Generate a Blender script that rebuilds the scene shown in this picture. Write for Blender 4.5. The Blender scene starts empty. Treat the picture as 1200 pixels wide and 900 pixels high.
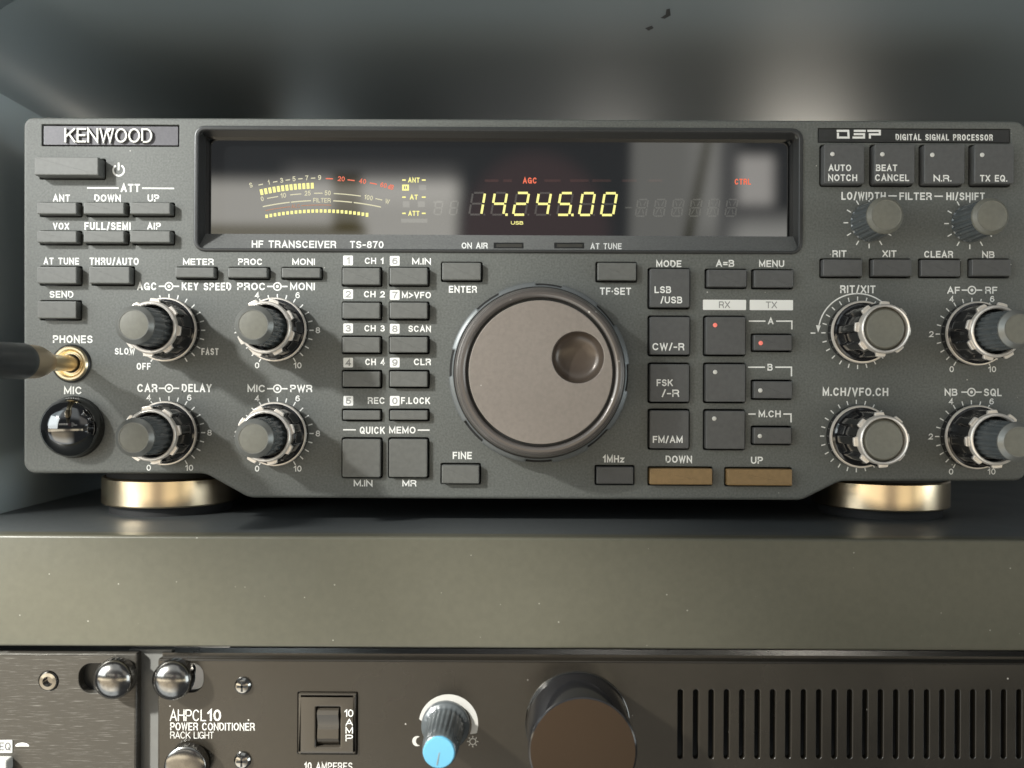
import bpy, bmesh, math, random
from mathutils import Vector, Matrix

random.seed(7)
sc = bpy.context.scene
COL = sc.collection
PI = math.pi

# ------------------------------------------------------------------ camera
F = 1066.7            # focal length in photograph pixels (photo is 1200 wide)
D = 300.0             # millimetres from the lens to the front panel
ROLL = math.radians(0.27)
cam_d = bpy.data.cameras.new("camera")
cam = bpy.data.objects.new("camera", cam_d)
COL.objects.link(cam)
cam_d.sensor_width = 36.0
cam_d.lens = 32.0
cam_d.clip_start = 0.01
cam_d.clip_end = 50.0
cam_d.dof.use_dof = True
cam_d.dof.focus_distance = 0.293
cam_d.dof.aperture_fstop = 11.0
cam.matrix_world = Matrix.Translation((0, -D * 0.001, 0)) @ Matrix.Rotation(PI / 2, 4, 'X') @ Matrix.Rotation(ROLL, 4, 'Z')
sc.camera = cam
sc.view_settings.view_transform = 'Standard'
sc.view_settings.look = 'None'
sc.view_settings.exposure = 0.0
sc.view_settings.gamma = 1.0

# ------------------------------------------------------------------ room light (procedural environment, indoor daylight)
world = bpy.data.worlds.new("World")
sc.world = world
world.use_nodes = True
wn, wl = world.node_tree.nodes, world.node_tree.links
wn.clear()


def w_math(op, a, b=None, c=None):
    n = wn.new('ShaderNodeMath'); n.operation = op
    for i, v in enumerate((a, b, c)):
        if v is None: continue
        if isinstance(v, (int, float)): n.inputs[i].default_value = v
        else: wl.new(v, n.inputs[i])
    return n.outputs[0]


def w_step(v, lo, hi):
    n = wn.new('ShaderNodeMapRange'); n.interpolation_type = 'SMOOTHSTEP'
    wl.new(v, n.inputs[0]); n.inputs[1].default_value = lo; n.inputs[2].default_value = hi
    return n.outputs[0]


tc = wn.new('ShaderNodeTexCoord'); sx = wn.new('ShaderNodeSeparateXYZ'); wl.new(tc.outputs['Generated'], sx.inputs[0])
DX, DY, DZ = sx.outputs
ady = w_math('MAXIMUM', w_math('ABSOLUTE', DY), 0.03)
U = w_math('DIVIDE', DX, ady); V = w_math('DIVIDE', DZ, ady)
front = w_step(w_math('MULTIPLY', DY, -1.0), 0.0, 0.06)
back = w_step(DY, 0.0, 0.06)
acc = None


def w_add(mask, col, k):
    global acc
    n = wn.new('ShaderNodeVectorMath'); n.operation = 'SCALE'
    n.inputs[0].default_value = (col[0] * k, col[1] * k, col[2] * k)
    if mask is None: n.inputs[3].default_value = 1.0
    else: wl.new(mask, n.inputs[3])
    if acc is None: acc = n.outputs[0]
    else:
        a = wn.new('ShaderNodeVectorMath'); a.operation = 'ADD'
        wl.new(acc, a.inputs[0]); wl.new(n.outputs[0], a.inputs[1]); acc = a.outputs[0]


def room(u0, u1, v0, v1, col, k, soft=0.02, side=front, shear=0.0, hole=None, softv=None):
    """a soft edged bright patch of the room, in tangent coordinates of the direction it lies in"""
    sv = soft if softv is None else softv
    uu = U if shear == 0 else w_math('SUBTRACT', U, w_math('MULTIPLY', V, shear))
    m = w_math('MULTIPLY', w_step(uu, u0 - soft, u0 + soft), w_math('SUBTRACT', 1.0, w_step(uu, u1 - soft, u1 + soft)))
    m = w_math('MULTIPLY', m, w_step(V, v0 - sv, v0 + sv))
    m = w_math('MULTIPLY', m, w_math('SUBTRACT', 1.0, w_step(V, v1 - sv, v1 + sv)))
    m = w_math('MULTIPLY', m, side)
    if hole is not None: m = w_math('MULTIPLY', m, hole)
    w_add(m, col, k)


def band(u0, u1, z0, z1, col, k, soft=0.08, softz=0.012):
    """a strip of the room seen at an even height above or below eye level"""
    m = w_math('MULTIPLY', w_step(U, u0 - soft, u0 + soft), w_math('SUBTRACT', 1.0, w_step(U, u1 - soft, u1 + soft)))
    m = w_math('MULTIPLY', m, w_step(DZ, z0 - softz, z0 + softz))
    m = w_math('MULTIPLY', m, w_math('SUBTRACT', 1.0, w_step(DZ, z1 - softz, z1 + softz)))
    w_add(w_math('MULTIPLY', m, front), col, k)


def blob(cu, cv, ru, rv, lo=0.75, hi=1.25):
    """1 outside an ellipse, 0 inside"""
    a = w_math('DIVIDE', w_math('SUBTRACT', U, cu), ru); b = w_math('DIVIDE', w_math('SUBTRACT', V, cv), rv)
    d = w_math('SQRT', w_math('ADD', w_math('MULTIPLY', a, a), w_math('MULTIPLY', b, b)))
    return w_step(d, lo, hi)


person = blob(0.025, 0.16, 0.085, 0.098, 0.8, 1.1)
w_add(None, (0.95, 1.0, 1.05), 0.22)
WARM = (1.0, 0.94, 0.84); COOL = (0.86, 1.0, 1.06)
# what the display glass mirrors: pale wall band on the left, curtain and window patches on the right
room(-0.60, -0.06, 0.135, 0.222, (1.0, 0.96, 0.86), 3.0, 0.012, hole=person)
room(-0.25, -0.06, 0.20, 0.236, (1.0, 0.95, 0.88), 0.8, 0.016, hole=person)
room(-0.60, -0.16, 0.158, 0.174, (1, 1, 1), -1.9, 0.006, hole=person)
room(-0.198, -0.166, 0.170, 0.228, (1, 1, 1), -1.9, 0.008, hole=person)
room(0.045, 0.125, 0.12, 0.20, (1.0, 0.95, 0.88), 1.7, 0.012, hole=person, shear=-0.35)
room(0.125, 0.222, 0.05, 0.30, (1.0, 0.98, 0.88), 1.0, 0.008, hole=person, shear=0.02)
room(0.155, 0.166, 0.10, 0.30, (1, 1, 1), -0.95, 0.006, shear=0.20)
room(0.248, 0.286, 0.198, 0.252, (1.0, 0.95, 0.88), 2.6, 0.010)
room(0.19, 0.42, 0.12, 0.182, (1.0, 0.98, 0.9), 2.0, 0.02, shear=0.3)
room(0.20, 0.245, 0.17, 0.29, (1.0, 0.98, 0.92), 0.5, 0.02)
# dark reddish clothing of whoever stands before the set
w_add(w_math('MULTIPLY', w_math('SUBTRACT', 1.0, person), front), (1.0, 0.42, 0.40), 0.22)
# room below (sunlit floor, warm) and above, windows far left and right, added fill
room(-1.6, -0.12, -1.2, -0.22, (1.0, 0.84, 0.60), 3.0, 0.2)
room(-0.12, 0.2, -1.2, -0.22, (1.0, 0.84, 0.60), 1.0, 0.15)
band(1.5, 6.0, -0.25, 0.15, (0.90, 1.0, 1.04), 9.0, 0.3)  # bright strip added off to the right to lift the rack's left wall
room(-3.2, -0.75, 0.15, 1.6, COOL, 3.2, 0.12)
room(-1.2, 0.7, 0.6, 3.0, (0.95, 1.0, 1.0), 1.4, 0.2)
room(0.7, 2.0, 0.25, 1.0, WARM, 1.0, 0.15)
room(-3.0, 0.1, -4.0, -0.7, (0.92, 1.0, 1.03), 2.6, 0.25)  # cool patch added from below to brighten the ceiling
band(-2.6, -0.25, -0.18, -0.075, (1.0, 0.88, 0.66), 6.5, 0.12)
band(-1.5, -0.75, -0.18, -0.075, (1.0, 0.92, 0.74), 1.0, 0.25)
band(0.12, 0.62, -0.18, -0.075, (1.0, 0.86, 0.60), 5.5, 0.12)
band(0.75, 1.5, -0.18, -0.075, (1.0, 0.9, 0.66), 6.0, 0.15)
band(-0.25, 0.12, -0.18, -0.075, (1.0, 0.8, 0.6), 1.2, 0.05)
# bright patches added behind the rack to make the glows on the ceiling
room(0.285, 0.365, -0.30, 0.10, (1.0, 0.93, 0.80), 62.0, 0.02, side=back)
room(0.08, 0.15, -0.30, 0.10, (1.0, 0.95, 0.85), 24.0, 0.03, side=back)
room(-0.30, -0.20, -0.30, 0.10, (0.9, 1.0, 1.0), 20.0, 0.03, side=back)
room(-0.06, 0.08, -0.30, 0.10, (1.0, 0.98, 0.95), 4.0, 0.04, side=back)
mx = wn.new('ShaderNodeVectorMath'); mx.operation = 'MAXIMUM'; wl.new(acc, mx.inputs[0]); mx.inputs[1].default_value = (0.02, 0.02, 0.02)
bg = wn.new('ShaderNodeBackground'); wl.new(mx.outputs[0], bg.inputs['Color']); bg.inputs['Strength'].default_value = 0.45
wo = wn.new('ShaderNodeOutputWorld'); wl.new(bg.outputs[0], wo.inputs[0])


def area_lamp(name, loc, target, size, power, col, size_y=None):
    l = bpy.data.lights.new(name, 'AREA'); l.energy = power; l.color = col
    l.shape = 'RECTANGLE'; l.size = size; l.size_y = size_y or size
    o = bpy.data.objects.new(name, l); COL.objects.link(o)
    o.location = loc
    o.rotation_euler = (Vector(target) - Vector(loc)).to_track_quat('-Z', 'Y').to_euler()
    return o


def spot_lamp(name, loc, target, power, col, cone, blend, radius):
    l = bpy.data.lights.new(name, 'SPOT'); l.energy = power; l.color = col
    l.spot_size = math.radians(cone); l.spot_blend = blend; l.shadow_soft_size = radius
    o = bpy.data.objects.new(name, l); COL.objects.link(o); o.location = loc
    o.rotation_euler = (Vector(target) - Vector(loc)).to_track_quat('-Z', 'Y').to_euler()
    return o


spot_lamp('window_sunlight', (-0.66, -0.56, 0.40), (-0.084, 0, 0.048), 44.0, (1.0, 1.0, 0.97), 11.5, 0.6, 0.035)
spot_lamp('window_sunlight', (-0.70, -0.60, 0.40), (-0.130, -0.027, -0.114), 150.0, (1.0, 0.99, 0.93), 9.2, 0.4, 0.03)
spot_lamp('window_sunlight', (-0.70, -0.60, 0.40), (0.006, -0.027, -0.086), 105.0, (1.0, 0.98, 0.92), 5.6, 0.6, 0.03)
area_lamp('window_light', (-0.56, -0.34, 0.10), (-0.14, 0, -0.02), 0.34, 1.6, (0.95, 1.0, 1.0), 0.30)

# ------------------------------------------------------------------ coordinates
def P(px, py, h=0.0):
    """photo pixel -> millimetres on the plane h mm in front of the panel"""
    dx, dy = px - 600.0, py - 450.0
    c, s = math.cos(ROLL), math.sin(ROLL)
    x = dx * c + dy * s; y = -dx * s + dy * c
    k = (D - h) / F
    return Vector((x * k, -h, -y * k))


def PX(n, h=0.0):
    return n * (D - h) / F


# ------------------------------------------------------------------ materials
def mat(name, base, rough=0.5, metal=0.0, spec=0.5, bump=None, speck=None, coat=0.0, emit=None, aniso=0.0, streak=None, mottled=None):
    m = bpy.data.materials.new(name); m.use_nodes = True
    nt = m.node_tree; b = nt.nodes['Principled BSDF']
    b.inputs['Base Color'].default_value = (*base, 1)
    b.inputs['Roughness'].default_value = rough
    b.inputs['Metallic'].default_value = metal
    b.inputs['Specular IOR Level'].default_value = spec
    b.inputs['Coat Weight'].default_value = coat
    b.inputs['Coat Roughness'].default_value = 0.06
    if aniso:
        b.inputs['Anisotropic'].default_value = aniso
    if emit:
        b.inputs['Emission Color'].default_value = (*emit[0], 1); b.inputs['Emission Strength'].default_value = emit[1]
    geo = nt.nodes.new('ShaderNodeNewGeometry')
    col = None

    def noise(scale, detail=2.0, vec=None, rough_=0.5):
        n = nt.nodes.new('ShaderNodeTexNoise'); n.inputs['Scale'].default_value = scale; n.inputs['Detail'].default_value = detail
        n.inputs['Roughness'].default_value = rough_
        nt.links.new(vec or geo.outputs['Position'], n.inputs['Vector']); return n.outputs['Fac']

    def mix(fac, a, b_):
        n = nt.nodes.new('ShaderNodeMix'); n.data_type = 'RGBA'
        nt.links.new(fac, n.inputs[0])
        for i, v in ((6, a), (7, b_)):
            if isinstance(v, tuple): n.inputs[i].default_value = (*v[:3], 1)
            else: nt.links.new(v, n.inputs[i])
        return n.outputs[2]

    def remap(v, lo, hi, a=0.0, c=1.0):
        n = nt.nodes.new('ShaderNodeMapRange'); nt.links.new(v, n.inputs[0])
        n.inputs[1].default_value = lo; n.inputs[2].default_value = hi; n.inputs[3].default_value = a; n.inputs[4].default_value = c
        return n.outputs[0]

    cur = tuple(base)
    if mottled:      # (scale, amount): paint grain
        cur = mix(remap(noise(mottled[0], 3), 0.3, 0.7), tuple(x * (1 - mottled[1]) for x in base), tuple(x * (1 + mottled[1]) for x in base))
        big = remap(noise(35, 3), 0.25, 0.75, rough - 0.05, rough + 0.06)
        nt.links.new(big, b.inputs['Roughness'])
    if streak:       # brushed metal: fine lines along x
        mp = nt.nodes.new('ShaderNodeMapping'); mp.inputs['Scale'].default_value = (150, 150, 5200)
        nt.links.new(geo.outputs['Position'], mp.inputs[0])
        s = noise(1.0, 4, mp.outputs[0], 0.6)
        cur = mix(remap(s, 0.58, 0.76), cur, streak)
    if speck:        # (cells per metre, radius, density, colour): dust
        vo = nt.nodes.new('ShaderNodeTexVoronoi'); vo.inputs['Scale'].default_value = speck[0]
        nt.links.new(geo.outputs['Position'], vo.inputs['Vector'])
        near = remap(vo.outputs['Distance'], speck[1], speck[1] * 0.6)
        sep = nt.nodes.new('ShaderNodeSeparateColor'); nt.links.new(vo.outputs['Color'], sep.inputs[0])
        some = remap(sep.outputs[0], 1 - speck[2], 1 - speck[2] + 0.01)
        k = nt.nodes.new('ShaderNodeMath'); k.operation = 'MULTIPLY'; nt.links.new(near, k.inputs[0]); nt.links.new(some, k.inputs[1])
        k2 = nt.nodes.new('ShaderNodeMath'); k2.operation = 'MULTIPLY'; nt.links.new(k.outputs[0], k2.inputs[0]); k2.inputs[1].default_value = 0.75
        cur = mix(k2.outputs[0], cur, speck[3])
    if not isinstance(cur, tuple): nt.links.new(cur, b.inputs['Base Color'])
    if bump:
        bp = nt.nodes.new('ShaderNodeBump'); bp.inputs['Distance'].default_value = bump[1] * 0.001; bp.inputs['Strength'].default_value = 1.0
        if streak: nt.links.new(s, bp.inputs['Height'])
        else: nt.links.new(noise(bump[0], 3), bp.inputs['Height'])
        nt.links.new(bp.outputs[0], b.inputs['Normal'])
    return m


DUST = (0.62, 0.60, 0.55)
M = {}
M['panel'] = mat('grey_panel_paint', (0.105, 0.110, 0.102), 0.50, bump=(2600, 0.016), mottled=(1500, 0.22), speck=(420, 0.12, 0.035, DUST))
M['ledge'] = mat('grey_ledge_paint', (0.13, 0.132, 0.128), 0.5, bump=(2600, 0.02), mottled=(1500, 0.15))
M['bezel'] = mat('dark_bezel_plastic', (0.030, 0.031, 0.031), 0.35, mottled=(900, 0.1))
M['button'] = mat('grey_key_plastic', (0.118, 0.120, 0.112), 0.42, bump=(3000, 0.01), mottled=(700, 0.08))
M['darkbutton'] = mat('charcoal_key_plastic', (0.085, 0.086, 0.086), 0.42, bump=(3000, 0.01), mottled=(700, 0.08))
M['goldbutton'] = mat('bronze_key_plastic', (0.225, 0.145, 0.065), 0.42, mottled=(700, 0.08))
M['black'] = mat('black_recess', (0.006, 0.006, 0.006), 0.7)
M['ink'] = mat('white_print', (0.78, 0.78, 0.75), 0.55)
M['inkgrey'] = mat('grey_print', (0.30, 0.30, 0.29), 0.55)
M['glass'] = mat('black_display_glass', (0.006, 0.0065, 0.007), 0.03)
M['glass'].node_tree.nodes['Principled BSDF'].inputs['IOR'].default_value = 2.7
M['ghost'] = mat('unlit_segment', (0.060, 0.060, 0.056), 0.04)
M['ghostred'] = mat('unlit_red_segment', (0.035, 0.018, 0.016), 0.04)
for g_ in ('ghost', 'ghostred'): M[g_].node_tree.nodes['Principled BSDF'].inputs['IOR'].default_value = 2.7
M['lit'] = mat('lit_yellow_segment', (0.1, 0.1, 0.05), 0.3, emit=((1.0, 0.93, 0.30), 1.0))
M['litpale'] = mat('lit_pale_segment', (0.1, 0.1, 0.08), 0.3, emit=((0.86, 0.80, 0.52), 0.72))
M['litred'] = mat('lit_red_segment', (0.1, 0.05, 0.04), 0.3, emit=((1.0, 0.16, 0.07), 0.85))
M['litdim'] = mat('dim_orange_segment', (0.1, 0.06, 0.04), 0.3, emit=((0.7, 0.32, 0.18), 0.45))
M['rim'] = mat('satin_trim_metal', (0.74, 0.69, 0.63), 0.34, 0.55, mottled=(400, 0.06))
M['gloss'] = mat('black_gloss_plastic', (0.012, 0.012, 0.013), 0.12, spec=0.6, speck=(420, 0.10, 0.05, DUST))
M['knob'] = mat('dark_knob_plastic', (0.072, 0.082, 0.086), 0.27, mottled=(500, 0.1), speck=(500, 0.10, 0.04, DUST))
M['knob'].node_tree.nodes['Principled BSDF'].inputs['IOR'].default_value = 1.9
M['cap'] = mat('grey_knob_cap', (0.145, 0.142, 0.118), 0.45, mottled=(800, 0.08), speck=(300, 0.09, 0.04, DUST))
M['capedge'] = mat('knob_cap_chamfer', (0.17, 0.172, 0.16), 0.32, 0.4)
M['dial'] = mat('brown_grey_dial_paint', (0.242, 0.211, 0.186), 0.42, 0.2, mottled=(900, 0.06), speck=(420, 0.12, 0.02, DUST))
M['dialrim'] = mat('dial_rim_satin', (0.155, 0.138, 0.126), 0.28, 0.5, speck=(420, 0.16, 0.22, DUST))
M['dimple'] = mat('dimple_paint', (0.10, 0.078, 0.062), 0.28, 0.25)
M['dimplewall'] = mat('dimple_lit_edge', (0.62, 0.58, 0.54), 0.35, 0.3)  # pale tone standing for light on the dimple wall, assigned to no mesh
M['skirt'] = mat('dial_skirt_grey', (0.13, 0.138, 0.138), 0.36, 0.3, speck=(420, 0.14, 0.15, DUST))
M['gold'] = mat('gold_foot_metal', (0.80, 0.65, 0.45), 0.26, 1.0)
M['rubber'] = mat('black_rubber', (0.012, 0.012, 0.012), 0.7)
M['case'] = mat('black_case_paint', (0.02, 0.021, 0.021), 0.4)
M['brass'] = mat('jack_gold', (0.82, 0.70, 0.48), 0.28, 1.0)
M['plugbody'] = mat('plug_black_sleeve', (0.022, 0.026, 0.028), 0.30, mottled=(300, 0.1))
M['tan'] = mat('plug_collar_metal', (0.55, 0.45, 0.32), 0.4, 1.0)
M['dome'] = mat('black_chrome', (0.14, 0.14, 0.14), 0.07, 1.0)
M['badge'] = mat('badge_plate', (0.10, 0.097, 0.106), 0.35, 0.2, mottled=(1500, 0.1))
M['silver'] = mat('raised_silver', (0.60, 0.59, 0.54), 0.35, 0.3)
M['led'] = mat('unlit_lamp', (0.62, 0.61, 0.57), 0.3)
M['ledred'] = mat('lit_red_lamp', (0.5, 0.15, 0.12), 0.3, emit=((1.0, 0.20, 0.15), 0.55))
M['ledslot'] = mat('dark_lamp_window', (0.05, 0.048, 0.045), 0.25)
M['shelf'] = mat('olive_grey_shelf_paint', (0.080, 0.077, 0.057), 0.36, bump=(900, 0.02), mottled=(500, 0.05), speck=(340, 0.09, 0.14, (0.36, 0.35, 0.31)))
M['shelftop'] = mat('shelf_top_paint', (0.070, 0.076, 0.077), 0.42, mottled=(500, 0.08))
M['wall'] = mat('rack_side_paint', (0.46, 0.53, 0.55), 0.45)
M['ceiling'] = mat('upper_shelf_paint', (0.255, 0.295, 0.305), 0.30, spec=0.7)
M['brushed'] = mat('brushed_black_aluminium', (0.060, 0.055, 0.047), 0.36, 0.45, bump=(1, 0.05), streak=(0.24, 0.232, 0.215))
M['unit'] = mat('black_rack_paint', (0.015, 0.0125, 0.009), 0.24, mottled=(800, 0.1), speck=(380, 0.12, 0.04, DUST))
M['unit'].node_tree.nodes['Principled BSDF'].inputs['IOR'].default_value = 1.75
M['rail'] = mat('rack_rail_grey', (0.10, 0.10, 0.095), 0.45, mottled=(300, 0.05))
M['chrome'] = mat('dark_chrome', (0.34, 0.33, 0.31), 0.12, 1.0, speck=(600, 0.1, 0.04, DUST))
M['blue'] = mat('blue_knob_cap', (0.14, 0.42, 0.60), 0.4)
M['white'] = mat('white_plastic', (0.42, 0.42, 0.40), 0.4)
M['satin'] = mat('satin_dark_chrome', (0.26, 0.25, 0.235), 0.18, 1.0, mottled=(700, 0.12), speck=(600, 0.12, 0.06, DUST))
M['rackink'] = mat('rack_print', (0.50, 0.49, 0.46), 0.55)
M['tubeend'] = mat('floor_tinted_black_gloss', (0.030, 0.018, 0.010), 0.16)  # brown tint painted in for the warm floor's reflection
M['tileink'] = mat('dark_print', (0.08, 0.08, 0.08), 0.5)
M['breaker'] = mat('breaker_black_plastic', (0.05, 0.043, 0.034), 0.22)


# ------------------------------------------------------------------ objects
ORG = {}


def build(name, bm, m, parent=None, origin=None, smooth=25):
    """link one bmesh (world millimetres) as ONE mesh object"""
    if origin is None: origin = ORG[parent] if parent else Vector((0, 0, 0))
    origin = Vector(origin)
    bmesh.ops.translate(bm, verts=bm.verts, vec=-origin)
    bmesh.ops.scale(bm, verts=bm.verts, vec=(0.001, 0.001, 0.001))
    me = bpy.data.meshes.new(name); bm.to_mesh(me); bm.free()
    for mm in (m if isinstance(m, (list, tuple)) else [m]): me.materials.append(mm)
    if smooth:
        me.polygons.foreach_set('use_smooth', [True] * len(me.polygons))
        me.set_sharp_from_angle(angle=math.radians(smooth))
    o = bpy.data.objects.new(name, me); COL.objects.link(o)
    place(o, parent, origin)
    return o


def place(o, parent, origin):
    o.parent = parent
    o.location = (Vector(origin) - (ORG[parent] if parent else Vector((0, 0, 0)))) * 0.001
    ORG[o] = Vector(origin)


def thing(name, origin, label, cat, group=None):
    o = bpy.data.objects.new(name, None); COL.objects.link(o); o.empty_display_size = 0.02
    place(o, None, origin); tag(o, label, cat, group)
    return o


def tag(o, label, cat, group=None):
    o['label'] = label; o['category'] = cat
    if group: o['group'] = group


# ---- loops: lists of (x, z, nx, nz), counter clockwise seen from the camera
def fillet(poly, seg=6):
    """poly: (x, z, radius), counter clockwise"""
    out = []; n = len(poly)
    for i in range(n):
        a = Vector(poly[i - 1][:2]); b = Vector(poly[i][:2]); c = Vector(poly[(i + 1) % n][:2]); r = poly[i][2]
        d1 = (b - a).normalized(); d2 = (c - b).normalized()
        n1 = Vector((d1.y, -d1.x)); n2 = Vector((d2.y, -d2.x))
        cr = d1.x * d2.y - d1.y * d2.x; th = math.atan2(cr, d1.dot(d2))
        if r <= 0 or abs(th) < 1e-4:
            nn = (n1 + n2).normalized(); out.append((b.x, b.y, nn.x, nn.y)); continue
        t = r * math.tan(abs(th) / 2); t1 = b - d1 * t
        sg = 1 if th > 0 else -1
        cen = t1 - n1 * r * sg
        for k in range(seg + 1):
            an = th * k / seg
            nn = Vector((n1.x * math.cos(an) - n1.y * math.sin(an), n1.x * math.sin(an) + n1.y * math.cos(an)))
            p = cen + nn * r * sg
            out.append((p.x, p.y, nn.x, nn.y))
    return out


def rect(x0, x1, z0, z1, r=0.5, seg=4):
    return fillet([(x0, z0, r), (x1, z0, r), (x1, z1, r), (x0, z1, r)], seg)


def circ(cx, cz, r, seg=64):
    return [(cx + r * math.cos(2 * PI * k / seg), cz + r * math.sin(2 * PI * k / seg), math.cos(2 * PI * k / seg), math.sin(2 * PI * k / seg)) for k in range(seg)]


def prect(x0, x1, y0, y1, h=0.0, r=0.5, grow=0.0, h_meas=None):
    """pixel rectangle (measured at height h) -> loop in mm"""
    c = P((x0 + x1) / 2, (y0 + y1) / 2, h); w = PX(x1 - x0, h) / 2 + grow; v = PX(y1 - y0, h) / 2 + grow
    return rect(c.x - w, c.x + w, c.z - v, c.z + v, r)


def plate(bm, outer, holes=(), hf=0.0, t=2.0, ro=0.4, rh=0.25, nb=3, backcap=False):
    """a plate whose front lies hf mm toward the camera, t thick, with rounded outer and hole edges"""
    yf = -hf
    edges = []; loops = []
    for loop, r, sgn in [(outer, ro, -1)] + [(h, rh, 1) for h in holes]:
        vs = [bm.verts.new((x + sgn * nx * r, yf, z + sgn * nz * r)) for x, z, nx, nz in loop]
        es = [bm.edges.new((vs[i], vs[(i + 1) % len(vs)])) for i in range(len(vs))]
        edges += es; loops.append((loop, r, sgn, vs))
    if not holes:
        f = bm.faces.new(loops[0][3])
        if f.normal.y > 0 or True:
            f.normal_update()
            if f.normal.y > 0: f.normal_flip()
    else:
        res = bmesh.ops.triangle_fill(bm, use_beauty=True, use_dissolve=False, edges=edges)
        for f in res['geom']:
            if isinstance(f, bmesh.types.BMFace):
                f.normal_update()
                if f.normal.y > 0: f.normal_flip()
    for loop, r, sgn, vs in loops:
        prev = vs
        rings = []
        if r > 0:
            for k in range(1, nb + 1):
                a = PI / 2 * k / nb
                rings.append((r * (1 - math.sin(a)), r * (1 - math.cos(a))))
        rings.append((0.0, t))
        for off, dep in rings:
            cur = [bm.verts.new((x + sgn * nx * off, yf + dep, z + sgn * nz * off)) for x, z, nx, nz in loop]
            n = len(cur)
            for i in range(n):
                q = (prev[i], prev[(i + 1) % n], cur[(i + 1) % n], cur[i])
                if sgn > 0: q = q[::-1]
                f = bm.faces.new(q)
            prev = cur
        if backcap and sgn < 0: bm.faces.new(prev[::-1])
    return bm


def solid(loop, hf, t, r=0.3, nb=3):
    return plate(bmesh.new(), loop, (), hf, t, r, 0, nb, True)


def sheet(bm, loop, h):
    f = bm.faces.new([bm.verts.new((x, -h, z)) for x, z, _, _ in loop]); f.normal_update()
    if f.normal.y > 0: f.normal_flip()


def box(bm, x0, x1, y0, y1, z0, z1):
    v = [bm.verts.new(p) for p in ((x0, y0, z0), (x1, y0, z0), (x1, y1, z0), (x0, y1, z0), (x0, y0, z1), (x1, y0, z1), (x1, y1, z1), (x0, y1, z1))]
    for q in ((0, 3, 2, 1), (4, 5, 6, 7), (0, 1, 5, 4), (1, 2, 6, 5), (2, 3, 7, 6), (3, 0, 4, 7)): bm.faces.new([v[i] for i in q])


def lathe(bm, prof, c=(0, 0), h0=0.0, seg=64, fn=None, tilt=None, mi=None):
    """turn (r, h) about an axis pointing at the camera; fn(theta, r, h) may change r"""
    rings = []
    for r, h in prof:
        if r <= 1e-6: rings.append([bm.verts.new((c[0], -(h0 + h), c[1]))]); continue
        ring = []
        for k in range(seg):
            th = 2 * PI * k / seg
            rr = fn(th, r, h) if fn else r
            ring.append(bm.verts.new((c[0] + rr * math.cos(th), -(h0 + h), c[1] + rr * math.sin(th))))
        rings.append(ring)
    for a, b in zip(rings, rings[1:]):
        if len(a) == 1 and len(b) == 1: continue
        for k in range(seg):
            k2 = (k + 1) % seg
            if len(b) == 1: q = (a[k], a[k2], b[0])
            elif len(a) == 1: q = (a[0], b[k2], b[k])
            else: q = (a[k], a[k2], b[k2], b[k])
            f = bm.faces.new(q)
    return bm


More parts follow.
